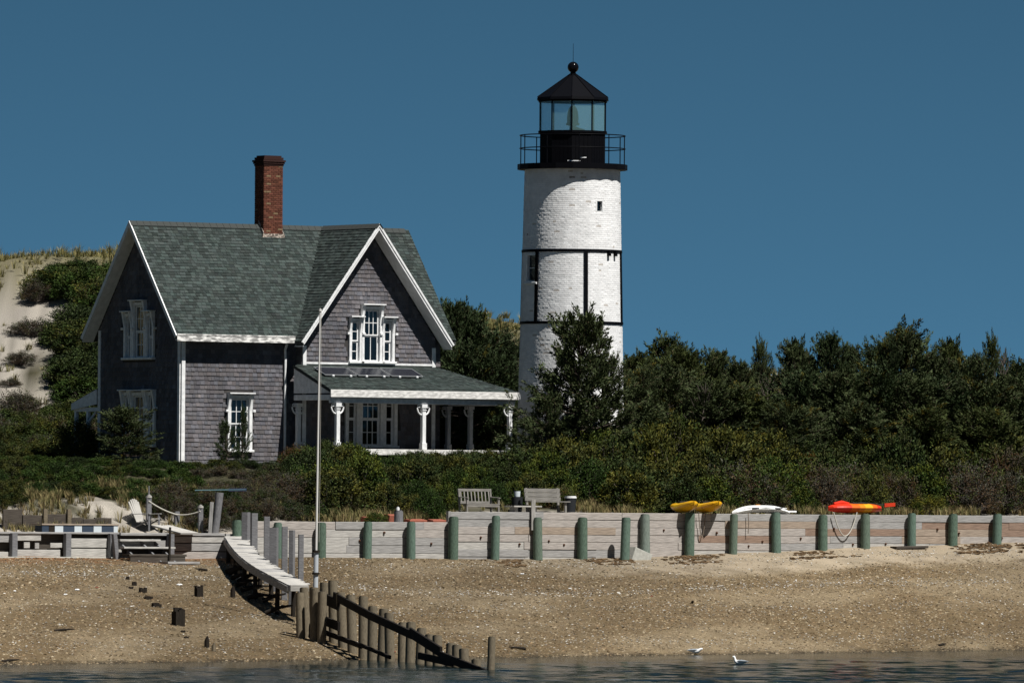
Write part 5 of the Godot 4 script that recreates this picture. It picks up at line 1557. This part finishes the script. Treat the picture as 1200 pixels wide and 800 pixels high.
# ---------------------------------------------------------------- things behind the walls
func build_terrace_things() -> void:
	# slatted bench
	var z1 := 0.9
	var p := at(562, 600, z1)
	var by := upland_h(p.x, z1)
	var b := thing("garden_bench", "grey bench with upright back slats behind the bulkhead", "bench", Vector3(p.x, by, z1), TURN)
	for i in 9: board(b, "back_slat", Vector3(-0.62 + i * 0.155, 0.50, -0.28), Vector3(-0.62 + i * 0.155, 0.86, -0.34), 0.05, 0.02, M.wood_bench, Vector3.RIGHT)
	board(b, "back_rail", Vector3(-0.74, 0.91, -0.35), Vector3(0.74, 0.91, -0.35), 0.10, 0.05, M.wood_bench)
	board(b, "back_rail", Vector3(-0.70, 0.46, -0.28), Vector3(0.70, 0.46, -0.28), 0.09, 0.05, M.wood_bench)
	for i in 4: board(b, "seat_slat", Vector3(-0.74, 0.40 - 0.005 * i, 0.20 - i * 0.125), Vector3(0.74, 0.40 - 0.005 * i, 0.20 - i * 0.125), 0.03, 0.10, M.wood_bench)
	board(b, "seat_rail", Vector3(-0.70, 0.34, 0.22), Vector3(0.70, 0.34, 0.22), 0.09, 0.04, M.wood_bench)
	for k in [-1, 1]:
		board(b, "leg", Vector3(k * 0.70, -0.1, 0.20), Vector3(k * 0.70, 0.62, 0.20), 0.07, 0.07, M.wood_bench, Vector3.RIGHT)
		board(b, "leg", Vector3(k * 0.70, -0.1, -0.24), Vector3(k * 0.70, 0.94, -0.35), 0.07, 0.07, M.wood_bench, Vector3.RIGHT)
		board(b, "arm", Vector3(k * 0.70, 0.63, 0.27), Vector3(k * 0.70, 0.66, -0.30), 0.03, 0.09, M.wood_bench)
	# broad-boarded bench
	var z2 := -0.6
	p = at(641, 600, z2)
	by = upland_h(p.x, z2)
	var c := thing("board_bench", "bench with a back of wide bleached boards beside the low table", "bench", Vector3(p.x, by, z2), TURN)
	for i in 3: board(c, "back_board", Vector3(-0.80, 0.52 + i * 0.155, -0.28 - i * 0.03), Vector3(0.80, 0.52 + i * 0.155, -0.28 - i * 0.03), 0.14, 0.03, M.wood_bench if i == 1 else M.wood_bench)
	for i in 3: board(c, "seat_board", Vector3(-0.85, 0.42, 0.22 - i * 0.16), Vector3(0.85, 0.42, 0.22 - i * 0.16), 0.04, 0.145, M.wood_bench)
	for k in [-1, 1]:
		board(c, "leg", Vector3(k * 0.7, -0.1, 0.18), Vector3(k * 0.7, 0.40, 0.18), 0.09, 0.08, M.wood_bench, Vector3.RIGHT)
		board(c, "leg", Vector3(k * 0.7, -0.1, -0.24), Vector3(k * 0.7, 0.92, -0.37), 0.09, 0.08, M.wood_bench, Vector3.RIGHT)
	# dark bins either side
	for q in [[606, -0.9, "dark bin with a pale blue bucket on top beside the low table", "paleblue"], [668.5, -1.6, "dark bin with a white lid beside the boarded bench", "gull_white"]]:
		p = at(q[0], 600, q[1])
		by = upland_h(p.x, q[1])
		var n := thing("bin", q[2], "bin", Vector3(p.x, by - 0.05, q[1]))
		part(n, "tub", rodmesh([Vector3.ZERO, Vector3(0, 0.35, 0), Vector3(0, 0.58, 0), Vector3(0, 0.62, 0)], [0.17, 0.2, 0.215, 0.225], 14), M.bin)
		part(n, "lid", rodmesh([Vector3(0, 0.62, 0), Vector3(0, 0.66, 0), Vector3(0, 0.70 if q[0] > 650 else 0.82, 0)], [0.23, 0.23, 0.2] if q[0] > 650 else [0.10, 0.11, 0.12], 14), M[q[3]])
	# low table
	p = at(613, 600, 0.9)
	by = upland_h(p.x, 0.9)
	var t := thing("low_table", "low weathered plank table in front of the boarded bench", "table", Vector3(p.x, by, 0.9), TURN)
	for i in 4: board(t, "top_plank", Vector3(-0.62, 0.26, -0.24 + i * 0.16), Vector3(0.62, 0.26, -0.24 + i * 0.16), 0.05, 0.15, M.wood_pale)
	for k in [-1, 1]: board(t, "leg", Vector3(k * 0.42, -0.1, 0), Vector3(k * 0.42, 0.23, 0), 0.12, 0.4, M.wood_grey, Vector3.RIGHT)
	var pp := at(625, 605, 2.6)
	lone("wooden_post", boxmesh(Vector3(1.1, 0.15, 0.13)), M.wood_pale, Transform3D(Basis(Vector3.UP, Vector3.LEFT, Vector3.BACK), Vector3(pp.x, at(625, 614, 2.6).y + 0.33, 2.6)), "short pale post bolted to the bulkhead below the low table", "post")
	# short grey bollard with a white knob
	p = at(467, 600, bulk_z(-4.2) - 0.6)
	by = upland_h(p.x, p.z)
	var bo := thing("bollard", "short grey post with a white knob behind the bulkhead", "bollard", Vector3(p.x, by - 0.1, p.z))
	part(bo, "post", rodmesh([Vector3.ZERO, Vector3(0, 0.5, 0), Vector3(0, 0.56, 0)], [0.17, 0.16, 0.12], 12), M.post_grey)
	part(bo, "knob", rodmesh([Vector3(-0.03, 0.54, 0.05), Vector3(-0.03, 0.6, 0.05), Vector3(-0.03, 0.66, 0.05), Vector3(-0.03, 0.69, 0.05)], [0.05, 0.075, 0.06, 0.02], 10), M.gull_white)
	# red boards lying on the sand
	for q in [[434, 2.4, 0.7, 0.16], [459, 1.3, 0.55, 0.22], [487, 1.5, 0.9, 0.05], [512, 1.4, 0.7, 0.04]]:
		var x := bulk_x(q[0], -q[1]); var z: float = bulk_z(x) - q[1]
		lone("red_board", boxmesh(Vector3(q[2], q[3] + 0.1, 0.3)), M.red_clay, Transform3D(Basis(Vector3.UP, TURN + 0.2) * Basis(Vector3(1, 0, 0), 0.15), Vector3(x, upland_h(x, z) + 0.06 + q[3] * 0.4, z)), "faded red board lying on the sand behind the bulkhead", "board", "red boards on the sand")
	# adirondack chair
	var zc := 10.0
	p = at(170, 610, zc)
	by = upland_h(p.x, zc)
	var ch := thing("deck_chair", "slatted pale wooden lounge chair with a fanned high back on the bank", "chair", Vector3(p.x, by, zc), 1.05)
	for i in 6:
		var f := (i - 2.5) / 2.5
		board(ch, "back_slat", Vector3(f * 0.20, 0.26, -0.22), Vector3(f * 0.30, 1.08 - 0.10 * f * f, -0.52), 0.10, 0.025, M.wood_pale, Vector3.RIGHT)
	for i in 5: board(ch, "seat_slat", Vector3(-0.27, 0.38 - i * 0.035, 0.36 - i * 0.13), Vector3(0.27, 0.38 - i * 0.035, 0.36 - i * 0.13), 0.02, 0.11, M.wood_pale)
	for k in [-1, 1]:
		board(ch, "arm", Vector3(k * 0.36, 0.56, 0.42), Vector3(k * 0.36, 0.54, -0.40), 0.025, 0.13, M.wood_grey)
		board(ch, "leg", Vector3(k * 0.33, -0.08, 0.36), Vector3(k * 0.33, 0.55, 0.36), 0.10, 0.03, M.post_grey, Vector3.RIGHT)
		board(ch, "leg", Vector3(k * 0.29, 0.34, 0.36), Vector3(k * 0.29, -0.04, -0.5), 0.03, 0.12, M.post_grey)
	board(ch, "back_rail", Vector3(-0.36, 0.55, -0.36), Vector3(0.36, 0.55, -0.36), 0.08, 0.03, M.wood_grey)
	# posts that carry a rope
	var posts := [[174, 583, 9.6, "post_grey", "square grey rope post with a pale cap beside the lounge chair"], [207, 599, 9.0, "post_grey", "squat grey post in the middle of the sagging rope"], [234.5, 595, 9.4, "post_grey", "slim grey post with a pale cap at the rope's end"]]
	var heads := []
	for q in posts:
		var top := at(q[0], q[1], q[2])
		var foot := upland_h(top.x, q[2]) - 0.3
		var o := thing("rope_post", q[4], "post", Vector3(top.x, foot, q[2]), 0.3)
		part(o, "shaft", boxmesh(Vector3(top.y - foot, 0.17, 0.17)), M[q[3]], Transform3D(Basis(Vector3.UP, Vector3.LEFT, Vector3.BACK), Vector3(0, (top.y - foot) * 0.5, 0)))
		if q[0] != 207: part(o, "cap", rodmesh([Vector3(0, top.y - foot, 0), Vector3(0, top.y - foot + 0.06, 0), Vector3(0, top.y - foot + 0.12, 0)], [0.12, 0.11, 0.03], 8), M.wood_pale)
		if q[0] == 174: part(o, "spike", rodmesh([Vector3(0, top.y - foot + 0.1, 0), Vector3(0, top.y - foot + 0.42, 0)], [0.035, 0.02], 6), M.post_grey)
		heads.append(Vector3(top.x, top.y - 0.12, q[2] + 0.1))
	var rp := []; var rr := []
	for i in 17:
		var u := i / 16.0
		var a: Vector3 = heads[0].lerp(heads[1], u * 2) if u < 0.5 else heads[1].lerp(heads[2], u * 2 - 1)
		var v := fmod(u * 2, 1.0)
		rp.append(a - Vector3(0, 0.22 * v * (1 - v), 0)); rr.append(0.025)
	lone("rope", rodmesh(rp, rr, 6), M.rope, Transform3D(), "pale rope sagging between the posts by the lounge chair", "rope")
	for q in [[246.5, 588, 9.8, 0.13, "thin pale post next to the leaning log"]]:
		var top := at(q[0], q[1], q[2])
		var foot := upland_h(top.x, q[2]) - 0.3
		lone("thin_post", boxmesh(Vector3(top.y - foot, q[3], q[3])), M.wood_grey, Transform3D(Basis(Vector3.UP, Vector3.LEFT, Vector3.BACK).rotated(Vector3(0, 0, 1), -0.06), Vector3(top.x, (top.y + foot) * 0.5, q[2])), q[4], "post")
	# leaning log with an oar across its top
	var lt := at(257, 577, 9.2); var lf := at(250, 626, 9.2)
	lf.y = upland_h(lf.x, 9.2) - 0.2
	lone("log_post", rodmesh([lf, lf.lerp(lt, 0.5) + Vector3(0.02, 0, 0), lt], [0.15, 0.13, 0.15], 9), M.post_grey, Transform3D(), "thick dark leaning log that carries the blue oar", "post")
	var oa := at(228, 576.5, 9.2); var ob := at(288, 575, 9.2)
	oa.y += 0.06; ob.y += 0.04
	var oar := thing("oar", "blue oar laid level across the top of the log", "oar")
	part(oar, "shaft", rodmesh([oa, ob], [0.022, 0.022], 8), M.oar)
	board(oar, "blade", oa.lerp(ob, 0.66), ob + (ob - oa).normalized() * 0.02, 0.10, 0.03, M.oar_blade)
	# green barrel-like short pile behind the seawall
	var gp := at(227.5, 613, 9.0)
	lone("short_green_pile", pile_mesh(gp.y - upland_h(gp.x, 9.0) + 0.3, 0.17, 0.06, 3), M.pile_green, Transform3D(Basis(), Vector3(gp.x, upland_h(gp.x, 9.0) - 0.3, 9.0)), "short green round pile behind the rope posts", "pile")
	# ramp of pale boards on the bank
	var r0 := at(188, 616, 10.5); var r1 := at(222, 625, 11.5)
	lone("ramp_board", boxmesh(Vector3((r1 - r0).length(), 0.06, 0.9)), M.wood_pale, along(r0, r1), "pale board sloping down from the lounge chair to the seawall", "board")
	# concrete block and dark plank at the foot of the bulkhead
	var k1 := on_beach(748, 648)
	lone("concrete_block", boxmesh(Vector3(0.8, 0.5, 0.5)), M.concrete, Transform3D(Basis(Vector3.UP, TURN) * Basis(Vector3(0, 0, 1), -0.35), k1 + Vector3(0, 0.08, 0)), "pale concrete block tilted between two piles at the bulkhead foot", "concrete block")
	var k2 := on_beach(1066, 637)
	lone("loose_plank", boxmesh(Vector3(1.5, 0.09, 0.4)), M.wood_dark, Transform3D(Basis(Vector3.UP, TURN) * Basis(Vector3(0, 0, 1), 0.02), k2 + Vector3(0, 0.05, 0)), "dark plank lying on the sand at the bulkhead foot", "plank")

# ---------------------------------------------------------------- boats
func hull(L: float, W: float, Hh: float, rise: float, stops: Array, crown := 0.5) -> Array:
	# a closed hull along x; stops are [share of length, colour]
	var s := Shape.new()
	var n := 21; var seg := 14
	var rings := []
	for i in n:
		var t := i / (n - 1.0) * 2.0 - 1.0
		var w := W * 0.5 * sqrt(maxf(1.0 - pow(absf(t), 2.4), 0.0)) + 0.012
		var lift := rise * pow(absf(t), 2.5)
		var hh := Hh * (1.0 - 0.55 * pow(absf(t), 3.0))
		var ring := []
		for k in seg:
			var a := TAU * k / seg
			var y := sin(a)
			ring.append(Vector3(t * L * 0.5, lift + hh * (0.5 + 0.5 * (y if y < 0 else y * crown)), cos(a) * w * (1.0 - 0.25 * maxf(-y, 0))))
		rings.append(ring)
	for i in n - 1:
		var u := (i + 0.5) / (n - 1.0)
		for st in stops:
			if u >= st[0]: s.col = st[1]
		for k in seg:
			var k2 := (k + 1) % seg
			var q := [rings[i][k], rings[i][k2], rings[i + 1][k2], rings[i + 1][k]]
			var m: Vector3 = (q[0] + q[2]) * 0.5
			s.face(q, Vector3(0, m.y - Hh * 0.4, m.z))
	return [s.mesh(), rings]

func build_boats() -> void:
	var yel := Color(0.62, 0.33, 0.012); var yel2 := Color(0.70, 0.42, 0.02)
	var i := 0
	for q in [[802, 0.05, 0.42], [829, 0.15, 0.42]]:
		var off := 0.35
		var x := bulk_x(q[0], -off)
		var kz: float = bulk_z(x) - off
		var k := thing("yellow_kayak", ["yellow kayak laid over the bulkhead beside its twin, nearer the concrete block", "yellow kayak laid over the bulkhead beside its twin, nearer the white skiff"][i], "kayak", Vector3(x, 4.83, kz), -1.25 + 0.06 * i, "yellow kayaks")
		k.rotation.z = 0.05
		var h := hull(2.2, 0.70, 0.42, 0.22, [[0.0, yel], [0.42, yel2], [0.6, yel]], 0.75)
		part(k, "hull", h[0], M.plastic_yellow)
		part(k, "cockpit_rim", rodmesh(ellipse(Vector3(0, 0.30, 0), 0.45, 0.2), ones(25, 0.02), 6), M.bin)
		part(k, "seat", boxmesh(Vector3(0.3, 0.14, 0.28)), M.bin, Transform3D(Basis(), Vector3(-0.2, 0.36, 0)))
		i += 1
	# ropes hanging from the kayaks and the skiff, down the face of the bulkhead
	for q in [[823, 600, 629, "rope_dark", "dark rope loop hanging from the yellow kayaks"], [877, 601, 625, "rope_dark", "thin dark rope hanging from the white skiff"], [991, 600, 628, "rope", "pale rope loop hanging from the red kayak"]]:
		var x := bulk_x(q[0], 0.2)
		var z := bulk_z(x) + 0.2
		var a := at(q[0], q[1], z); var b := at(q[0], q[2], z)
		var wide := 0.13 if q[0] < 900 else 0.45
		var pts := []
		for k in 13:
			var u := k / 12.0 * 2 - 1
			pts.append(Vector3(a.x + u * wide * (1.0 if q[0] < 900 else 1.0), lerpf(b.y, a.y, u * u), z - 0.7 * u * wide))
		if q[0] == 877: pts = [a, a.lerp(b, 0.5) + Vector3(0.02, 0, 0), b]
		lone("hanging_rope", rodmesh(pts, ones(pts.size(), 0.016 if q[0] < 900 else 0.022), 5), M[q[3]], Transform3D(), q[4], "rope")
	# white skiff lying upside down
	var wx := bulk_x(892, -0.5)
	var sk := thing("white_skiff", "low white upturned skiff with an orange mark on the bulkhead", "boat", Vector3(wx, 4.84, bulk_z(wx) - 0.5), TURN - 0.1)
	var wh := Color(0.78, 0.79, 0.78)
	var h2 := hull(2.5, 0.75, 0.30, -0.10, [[0.0, wh]], 0.9)
	part(sk, "hull", h2[0], M.plastic_yellow)
	part(sk, "strake", rodmesh([Vector3(-0.9, 0.19, 0.30), Vector3(0, 0.21, 0.385), Vector3(0.95, 0.17, 0.28)], [0.015, 0.02, 0.015], 6), M.white)
	for e in [[-0.45, 0.28], [0.55, 0.30]]:
		part(sk, "slot", boxmesh(Vector3(e[1], 0.035, 0.03)), M.bin, Transform3D(Basis(Vector3(1, 0, 0), -0.4), Vector3(e[0], 0.17, 0.365)))
	part(sk, "orange_mark", boxmesh(Vector3(0.16, 0.03, 0.12)), mat(lin(0.6, 0.22, 0.02), 0.4), Transform3D(Basis(), Vector3(-0.15, 0.29, 0.0)))
	part(sk, "stern_board", boxmesh(Vector3(0.35, 0.07, 0.3)), M.white, Transform3D(Basis(), Vector3(1.28, 0.05, 0)))
	# red and orange kayak
	var rx := bulk_x(1002, -0.45)
	var rk := thing("red_kayak", "red kayak with an orange and yellow flank lying along the bulkhead", "kayak", Vector3(rx, 4.84, bulk_z(rx) - 0.4), TURN - 0.05)
	var red := Color(0.55, 0.035, 0.012); var org := Color(0.66, 0.12, 0.012); var yo := Color(0.75, 0.34, 0.02)
	var h3 := hull(2.4, 0.75, 0.42, 0.10, [[0.0, red], [0.34, org], [0.52, Color(0.70, 0.20, 0.015)], [0.62, yo], [0.74, org], [0.86, red]], 0.8)
	part(rk, "hull", h3[0], M.plastic_yellow)
	part(rk, "deck", rodmesh([Vector3(-0.95, 0.36, 0), Vector3(-0.6, 0.39, 0), Vector3(-0.2, 0.36, 0)], [0.05, 0.10, 0.04], 10), mat(lin(0.55, 0.03, 0.012), 0.35))
	part(rk, "cockpit_rim", rodmesh(ellipse(Vector3(0.15, 0.385, 0), 0.42, 0.2), ones(25, 0.02), 6), M.bin)
	var pd := thing("red_paddle", "red paddle sticking out beyond the red kayak", "paddle", Vector3(rx, 4.84, bulk_z(rx) - 0.4), TURN)
	part(pd, "shaft", rodmesh([Vector3(0.3, 0.42, -0.1), Vector3(1.6, 0.33, -0.1)], [0.018, 0.018], 6), M.bin)
	part(pd, "blade", boxmesh(Vector3(0.5, 0.14, 0.03)), mat(lin(0.5, 0.04, 0.015), 0.4), Transform3D(Basis(Vector3(0, 0, 1), 0.06), Vector3(1.72, 0.33, -0.1)))

func ellipse(c: Vector3, a: float, b: float) -> Array:
	var p := []
	for k in 25: p.append(c + Vector3(a * cos(TAU * k / 24.0), 0.0, b * sin(TAU * k / 24.0)))
	return p

func ones(n: int, r: float) -> Array:
	var p := []
	for k in n: p.append(r)
	return p

# ---------------------------------------------------------------- beach
func gull(where: Vector3, turn: float, upright: bool, label: String) -> void:
	var o := thing("gull", label, "bird", where, turn)
	var s := Shape.new()
	# tail, body, breast, neck, head and bill root as one skin, looking towards +x
	var line := [[-0.26, 0.17, 0.010], [-0.20, 0.165, 0.030], [-0.10, 0.15, 0.062], [0.0, 0.145, 0.078], [0.08, 0.15, 0.074], [0.13, 0.18, 0.056]]
	line += [[0.155, 0.23, 0.038], [0.165, 0.28, 0.036], [0.185, 0.315, 0.042], [0.215, 0.318, 0.030], [0.235, 0.31, 0.012]] if upright else [[0.17, 0.205, 0.042], [0.21, 0.215, 0.040], [0.24, 0.215, 0.034], [0.26, 0.21, 0.014]]
	var p := []; var r := []
	for l in line:
		p.append(Vector3(l[0], l[1], 0)); r.append(l[2])
	s.tube(p, r, 12)
	part(o, "body", s.mesh(), M.gull_white)
	var e: Vector3 = p[-1]
	part(o, "bill", rodmesh([e - Vector3(0.01, 0, 0), e + Vector3(0.03, -0.004, 0), e + Vector3(0.045, -0.012, 0)], [0.011, 0.008, 0.002], 6), M.gull_bill)
	for k in [-1, 1]:
		var w := Shape.new()
		w.tube([Vector3(0.07, 0.185, k * 0.045), Vector3(-0.03, 0.19, k * 0.062), Vector3(-0.16, 0.185, k * 0.04), Vector3(-0.30, 0.175, k * 0.012)], [0.02, 0.038, 0.028, 0.004], 8)
		part(o, "wing", w.mesh(), M.gull_grey)
		part(o, "leg", rodmesh([Vector3(0.01, 0.09, k * 0.03), Vector3(0.015, -0.02, k * 0.03)], [0.007, 0.006], 5), M.gull_bill)

func build_beach_things() -> void:
	var a := on_beach(815, 767)
	gull(a + Vector3(0, -0.02, 0), 0.15, false, "gull crouched at the edge of the shingle, grey wings folded")
	var bpos := at(867, 779, 48)
	bpos = EYE + (bpos - EYE) * ((EYE.y - 0.0) / (EYE.y - bpos.y))
	gull(bpos + Vector3(0, -0.06, 0), PI - 0.3, true, "white gull sitting upright in the shallow water")
	# old pile stumps: px, top, foot, width px
	var big := [[208.5, 711, 733, 12, "tallest dark square stump standing on the open shingle"], [232.5, 685, 699, 8, "dark stump on the shingle beside a narrower one, near the boardwalk"], [272.5, 686, 700, 6, "narrow pointed stump on the shingle closest to the boardwalk's shadow"], [242, 745, 759, 6, "pointed worn stump low on the shingle near the water"], [250, 753, 763, 5, "smallest pointed stump low on the shingle near the water"]]
	for q in big:
		var f := on_beach(q[0], q[2])
		var ppm := FOCAL / (EYE.z - f.z)
		var h: float = (q[2] - q[1]) / ppm; var w: float = q[3] / ppm
		var m: ArrayMesh
		if q[3] > 7: m = jagged(w, h + 0.25, int(q[0]))
		else: m = rodmesh([Vector3(0, 0, 0), Vector3(0, h * 0.6 + 0.25, 0), Vector3(0.02, h + 0.25, 0)], [w * 0.55, w * 0.5, w * 0.16], 7)
		lone("pile_stump", m, M.post_dark if q[3] > 5.5 else M.post_brown, Transform3D(Basis(Vector3.UP, 0.5), f - Vector3(0, 0.25, 0)), q[4], "stump")
	for q in [[149, 679, 4, 4], [157, 686, 5, 5], [167, 694, 8, 6], [173.5, 702, 9, 4], [183, 711, 10, 5], [214, 741, 5, 3], [218, 748, 5, 3], [153, 690, 5, 3]]:
		var f := on_beach(q[0], q[1])
		var ppm := FOCAL / (EYE.z - f.z)
		lone("worn_stub", jagged(q[2] / ppm, q[3] / ppm + 0.15, int(q[0])), M.post_dark, Transform3D(Basis(Vector3.UP, 0.3), f - Vector3(0, 0.15, 0)), "low worn pile stub in the line leading down the shingle", "stump", "line of worn pile stubs")
	# bits of drift and rock
	var bits := [[235, 669, 0.5, "short grey drift stick high on the shingle near the boardwalk"], [75, 740, 0.7, "thin dark drift stick low on the shingle"], [12, 776, 0.6, "dark drift stick at the water's edge"], [812, 707, 0.35, "dark piece of drift on the open shingle below the bulkhead"], [1105, 757, 0.4, "dark piece of drift near the water's edge"], [606, 761, 0.6, "dark drift stick by the water beside the groyne"]]
	for q in bits:
		var f := on_beach(q[0], q[1])
		var v: Vector3 = Vector3(cos(q[0]), 0, sin(q[0])) * q[2] * 0.5
		lone("drift_stick", rodmesh([f - v + Vector3(0, 0.03, 0), f + Vector3(0, 0.07, 0), f + v + Vector3(0, 0.09, 0)], [0.05, 0.045, 0.015], 6), M.post_dark, Transform3D(), q[3], "driftwood")
	var rocks := [[90, 692, 0.09, "pale"], [113, 689, 0.06, "red"], [76, 697, 0.06, "pale"], [17, 693, 0.06, "pale"], [210, 686, 0.09, "pale"], [668, 690, 0.06, "pale"], [764, 699, 0.05, "red"], [612, 673, 0.07, "pale"], [560, 735, 0.05, "pale"], [397, 750, 0.12, "pale"], [380, 748, 0.10, "pale"], [460, 765, 0.12, "red"]]
	for q in rocks:
		var f := on_beach(q[0], q[1])
		var pale: bool = q[3] == "pale"
		lone("beach_stone", pebble(q[2], int(q[0])), M.gull_white if pale else M.red_clay, Transform3D(Basis(Vector3.UP, q[0]), f + Vector3(0, q[2] * 0.3, 0)), "large white stone lying on the shingle" if pale else "reddish brick lump lying on the shingle", "stone", "white stones on the beach" if pale else "reddish lumps on the beach")

func jagged(w: float, h: float, seed_: int) -> ArrayMesh:
	# a squared timber end, split and worn unevenly at the top
	var g := RandomNumberGenerator.new(); g.seed = seed_
	var s := Shape.new()
	for i in 3:
		for j in 3:
			var hh := h * g.randf_range(0.82, 1.0)
			s.box(Vector3((i - 1) * w / 3.0, hh * 0.5, (j - 1) * w / 3.0), Vector3(w / 3.0 - 0.004, hh, w / 3.0 - 0.004))
	return s.mesh()

func pebble(r: float, seed_: int) -> ArrayMesh:
	var g := RandomNumberGenerator.new(); g.seed = seed_
	var s := Shape.new()
	var pts := []
	for j in 3:
		var ring := []
		for k in 6:
			var a := TAU * k / 6.0 + j * 0.5
			var rr: float = r * [0.75, 1.0, 0.6][j] * g.randf_range(0.8, 1.15)
			ring.append(Vector3(cos(a) * rr * 1.25, r * [-0.35, 0.05, 0.45][j], sin(a) * rr))
		pts.append(ring)
	for j in 2:
		for k in 6:
			var k2 := (k + 1) % 6
			var m: Vector3 = (pts[j][k] + pts[j + 1][k2]) * 0.5
			s.face([pts[j][k], pts[j][k2], pts[j + 1][k2]], m); s.face([pts[j][k], pts[j + 1][k2], pts[j + 1][k]], m)
	s.face(pts[2], Vector3.UP)
	return s.mesh()

func build_stones() -> void:
	var g := RandomNumberGenerator.new(); g.seed = 99
	var xf := []; var col := []; var wf := []; var wc := []
	var pal := [Color(0.225, 0.165, 0.092), Color(0.30, 0.235, 0.145), Color(0.125, 0.09, 0.05), Color(0.20, 0.165, 0.118), Color(0.38, 0.315, 0.215), Color(0.225, 0.148, 0.078), Color(0.09, 0.07, 0.048)]
	for i in 90000:
		var x := g.randf_range(-19.5, 20.5)
		var t := g.randf_range(-0.03, 0.99)
		var z := lerpf(shore_z(x), bulk_z(x), t)
		var a := hn.get_noise_2d(x * 2.5, t * 60.0)
		var gg := hn.get_noise_2d(x * 1.2 + 70, t * 22.0)
		var dry := smoothstep(0.72, 0.86, t + 0.10 * a) * smoothstep(-6.0, 4.0, x + 10.0 * gg)
		if g.randf() < dry * 0.9: continue
		var r := pow(g.randf(), 2.6) * 0.036 + 0.013
		var b := Basis.from_euler(Vector3(g.randf_range(-0.5, 0.5), g.randf() * TAU, g.randf_range(-0.5, 0.5))).scaled(Vector3(r, r * g.randf_range(0.6, 1.0), r))
		xf.append(Transform3D(b, Vector3(x, beach_h(x, z) + r * 0.1, z)))
		var k := g.randf_range(0.82, 1.2) * (1.0 + 0.35 * hn.get_noise_2d(x * 1.0 + 200, t * 9.0))
		var c: Color = pal[g.randi() % pal.size()]
		c = c.lerp(Color(0.28, 0.225, 0.15), 0.2 + 0.4 * smoothstep(-0.1, 0.4, a + 0.5 * gg))
		col.append(Color(c.r * k, c.g * k, c.b * k))
	scatter("shingle_stones", pebble(1.0, 3), M.stone, xf, col, "brown and tan pebbles covering the sloping beach", "pebbles")
	for i in 9000:
		var x := g.randf_range(-19.5, 20.5)
		var t := g.randf_range(0.02, 0.99)
		# shells gather in strand lines
		var lines := [lerpf(0.80, 0.60, smoothstep(-14.0, 0.0, x)) + 0.05 * hn.get_noise_2d(x * 2.0, 5), 0.90 + 0.03 * hn.get_noise_2d(x * 2.0, 25), 0.12 + 0.04 * hn.get_noise_2d(x * 2.0, 55), 0.42 + 0.1 * hn.get_noise_2d(x * 2.0, 85)]
		if i % 9 > 3:
			t = lines[[1, 1, 0, 1, 0, 2, 3, 1, 0][i % 9]] + g.randfn() * 0.022
		t = clampf(t, 0.01, 0.985)
		var z := lerpf(shore_z(x), bulk_z(x), t)
		var r := pow(g.randf(), 2.0) * 0.028 + 0.012
		var b := Basis.from_euler(Vector3(g.randf_range(-0.9, 0.9), g.randf() * TAU, g.randf_range(-0.9, 0.9))).scaled(Vector3(r, r * 0.5, r))
		wf.append(Transform3D(b, Vector3(x, beach_h(x, z) + r * 0.5, z)))
		var k := g.randf_range(0.34, 0.72)
		wc.append(Color(k, k * 0.96, k * 0.88))
	var kf := []; var kc := []
	for i in 2600:
		var x := g.randf_range(-2.0, 20.5)
		var t := 0.955 + g.randfn() * 0.016
		if i % 3 == 0: t = 0.90 + 0.02 * hn.get_noise_2d(x * 4.0, 11) + g.randfn() * 0.006
		if hn.get_noise_2d(x * 7.0, t * 30.0) + 0.02 * (x - 9.0) < g.randf() * 0.35: continue
		t = clampf(t, 0.5, 0.985)
		var z := lerpf(shore_z(x), bulk_z(x), t)
		var s := g.randf_range(0.03, 0.075)
		kf.append(Transform3D(Basis.from_euler(Vector3(g.randf_range(-0.4, 0.4), g.randf() * TAU, g.randf_range(-0.4, 0.4))).scaled(Vector3(s * 1.8, s * 0.7, s)), Vector3(x, beach_h(x, z) + s * 0.3, z)))
		var k := g.randf_range(0.6, 1.3)
		kc.append(Color(0.13 * k, 0.085 * k, 0.045 * k))
	scatter("seaweed_wrack", pebble(1.0, 12), M.stone, kf, kc, "brown dried seaweed strewn along the foot of the bulkhead", "seaweed")
	scatter("shell_fragments", pebble(1.0, 8), M.stone, wf, wc, "white shell fragments strewn in strand lines over the shingle", "shells")
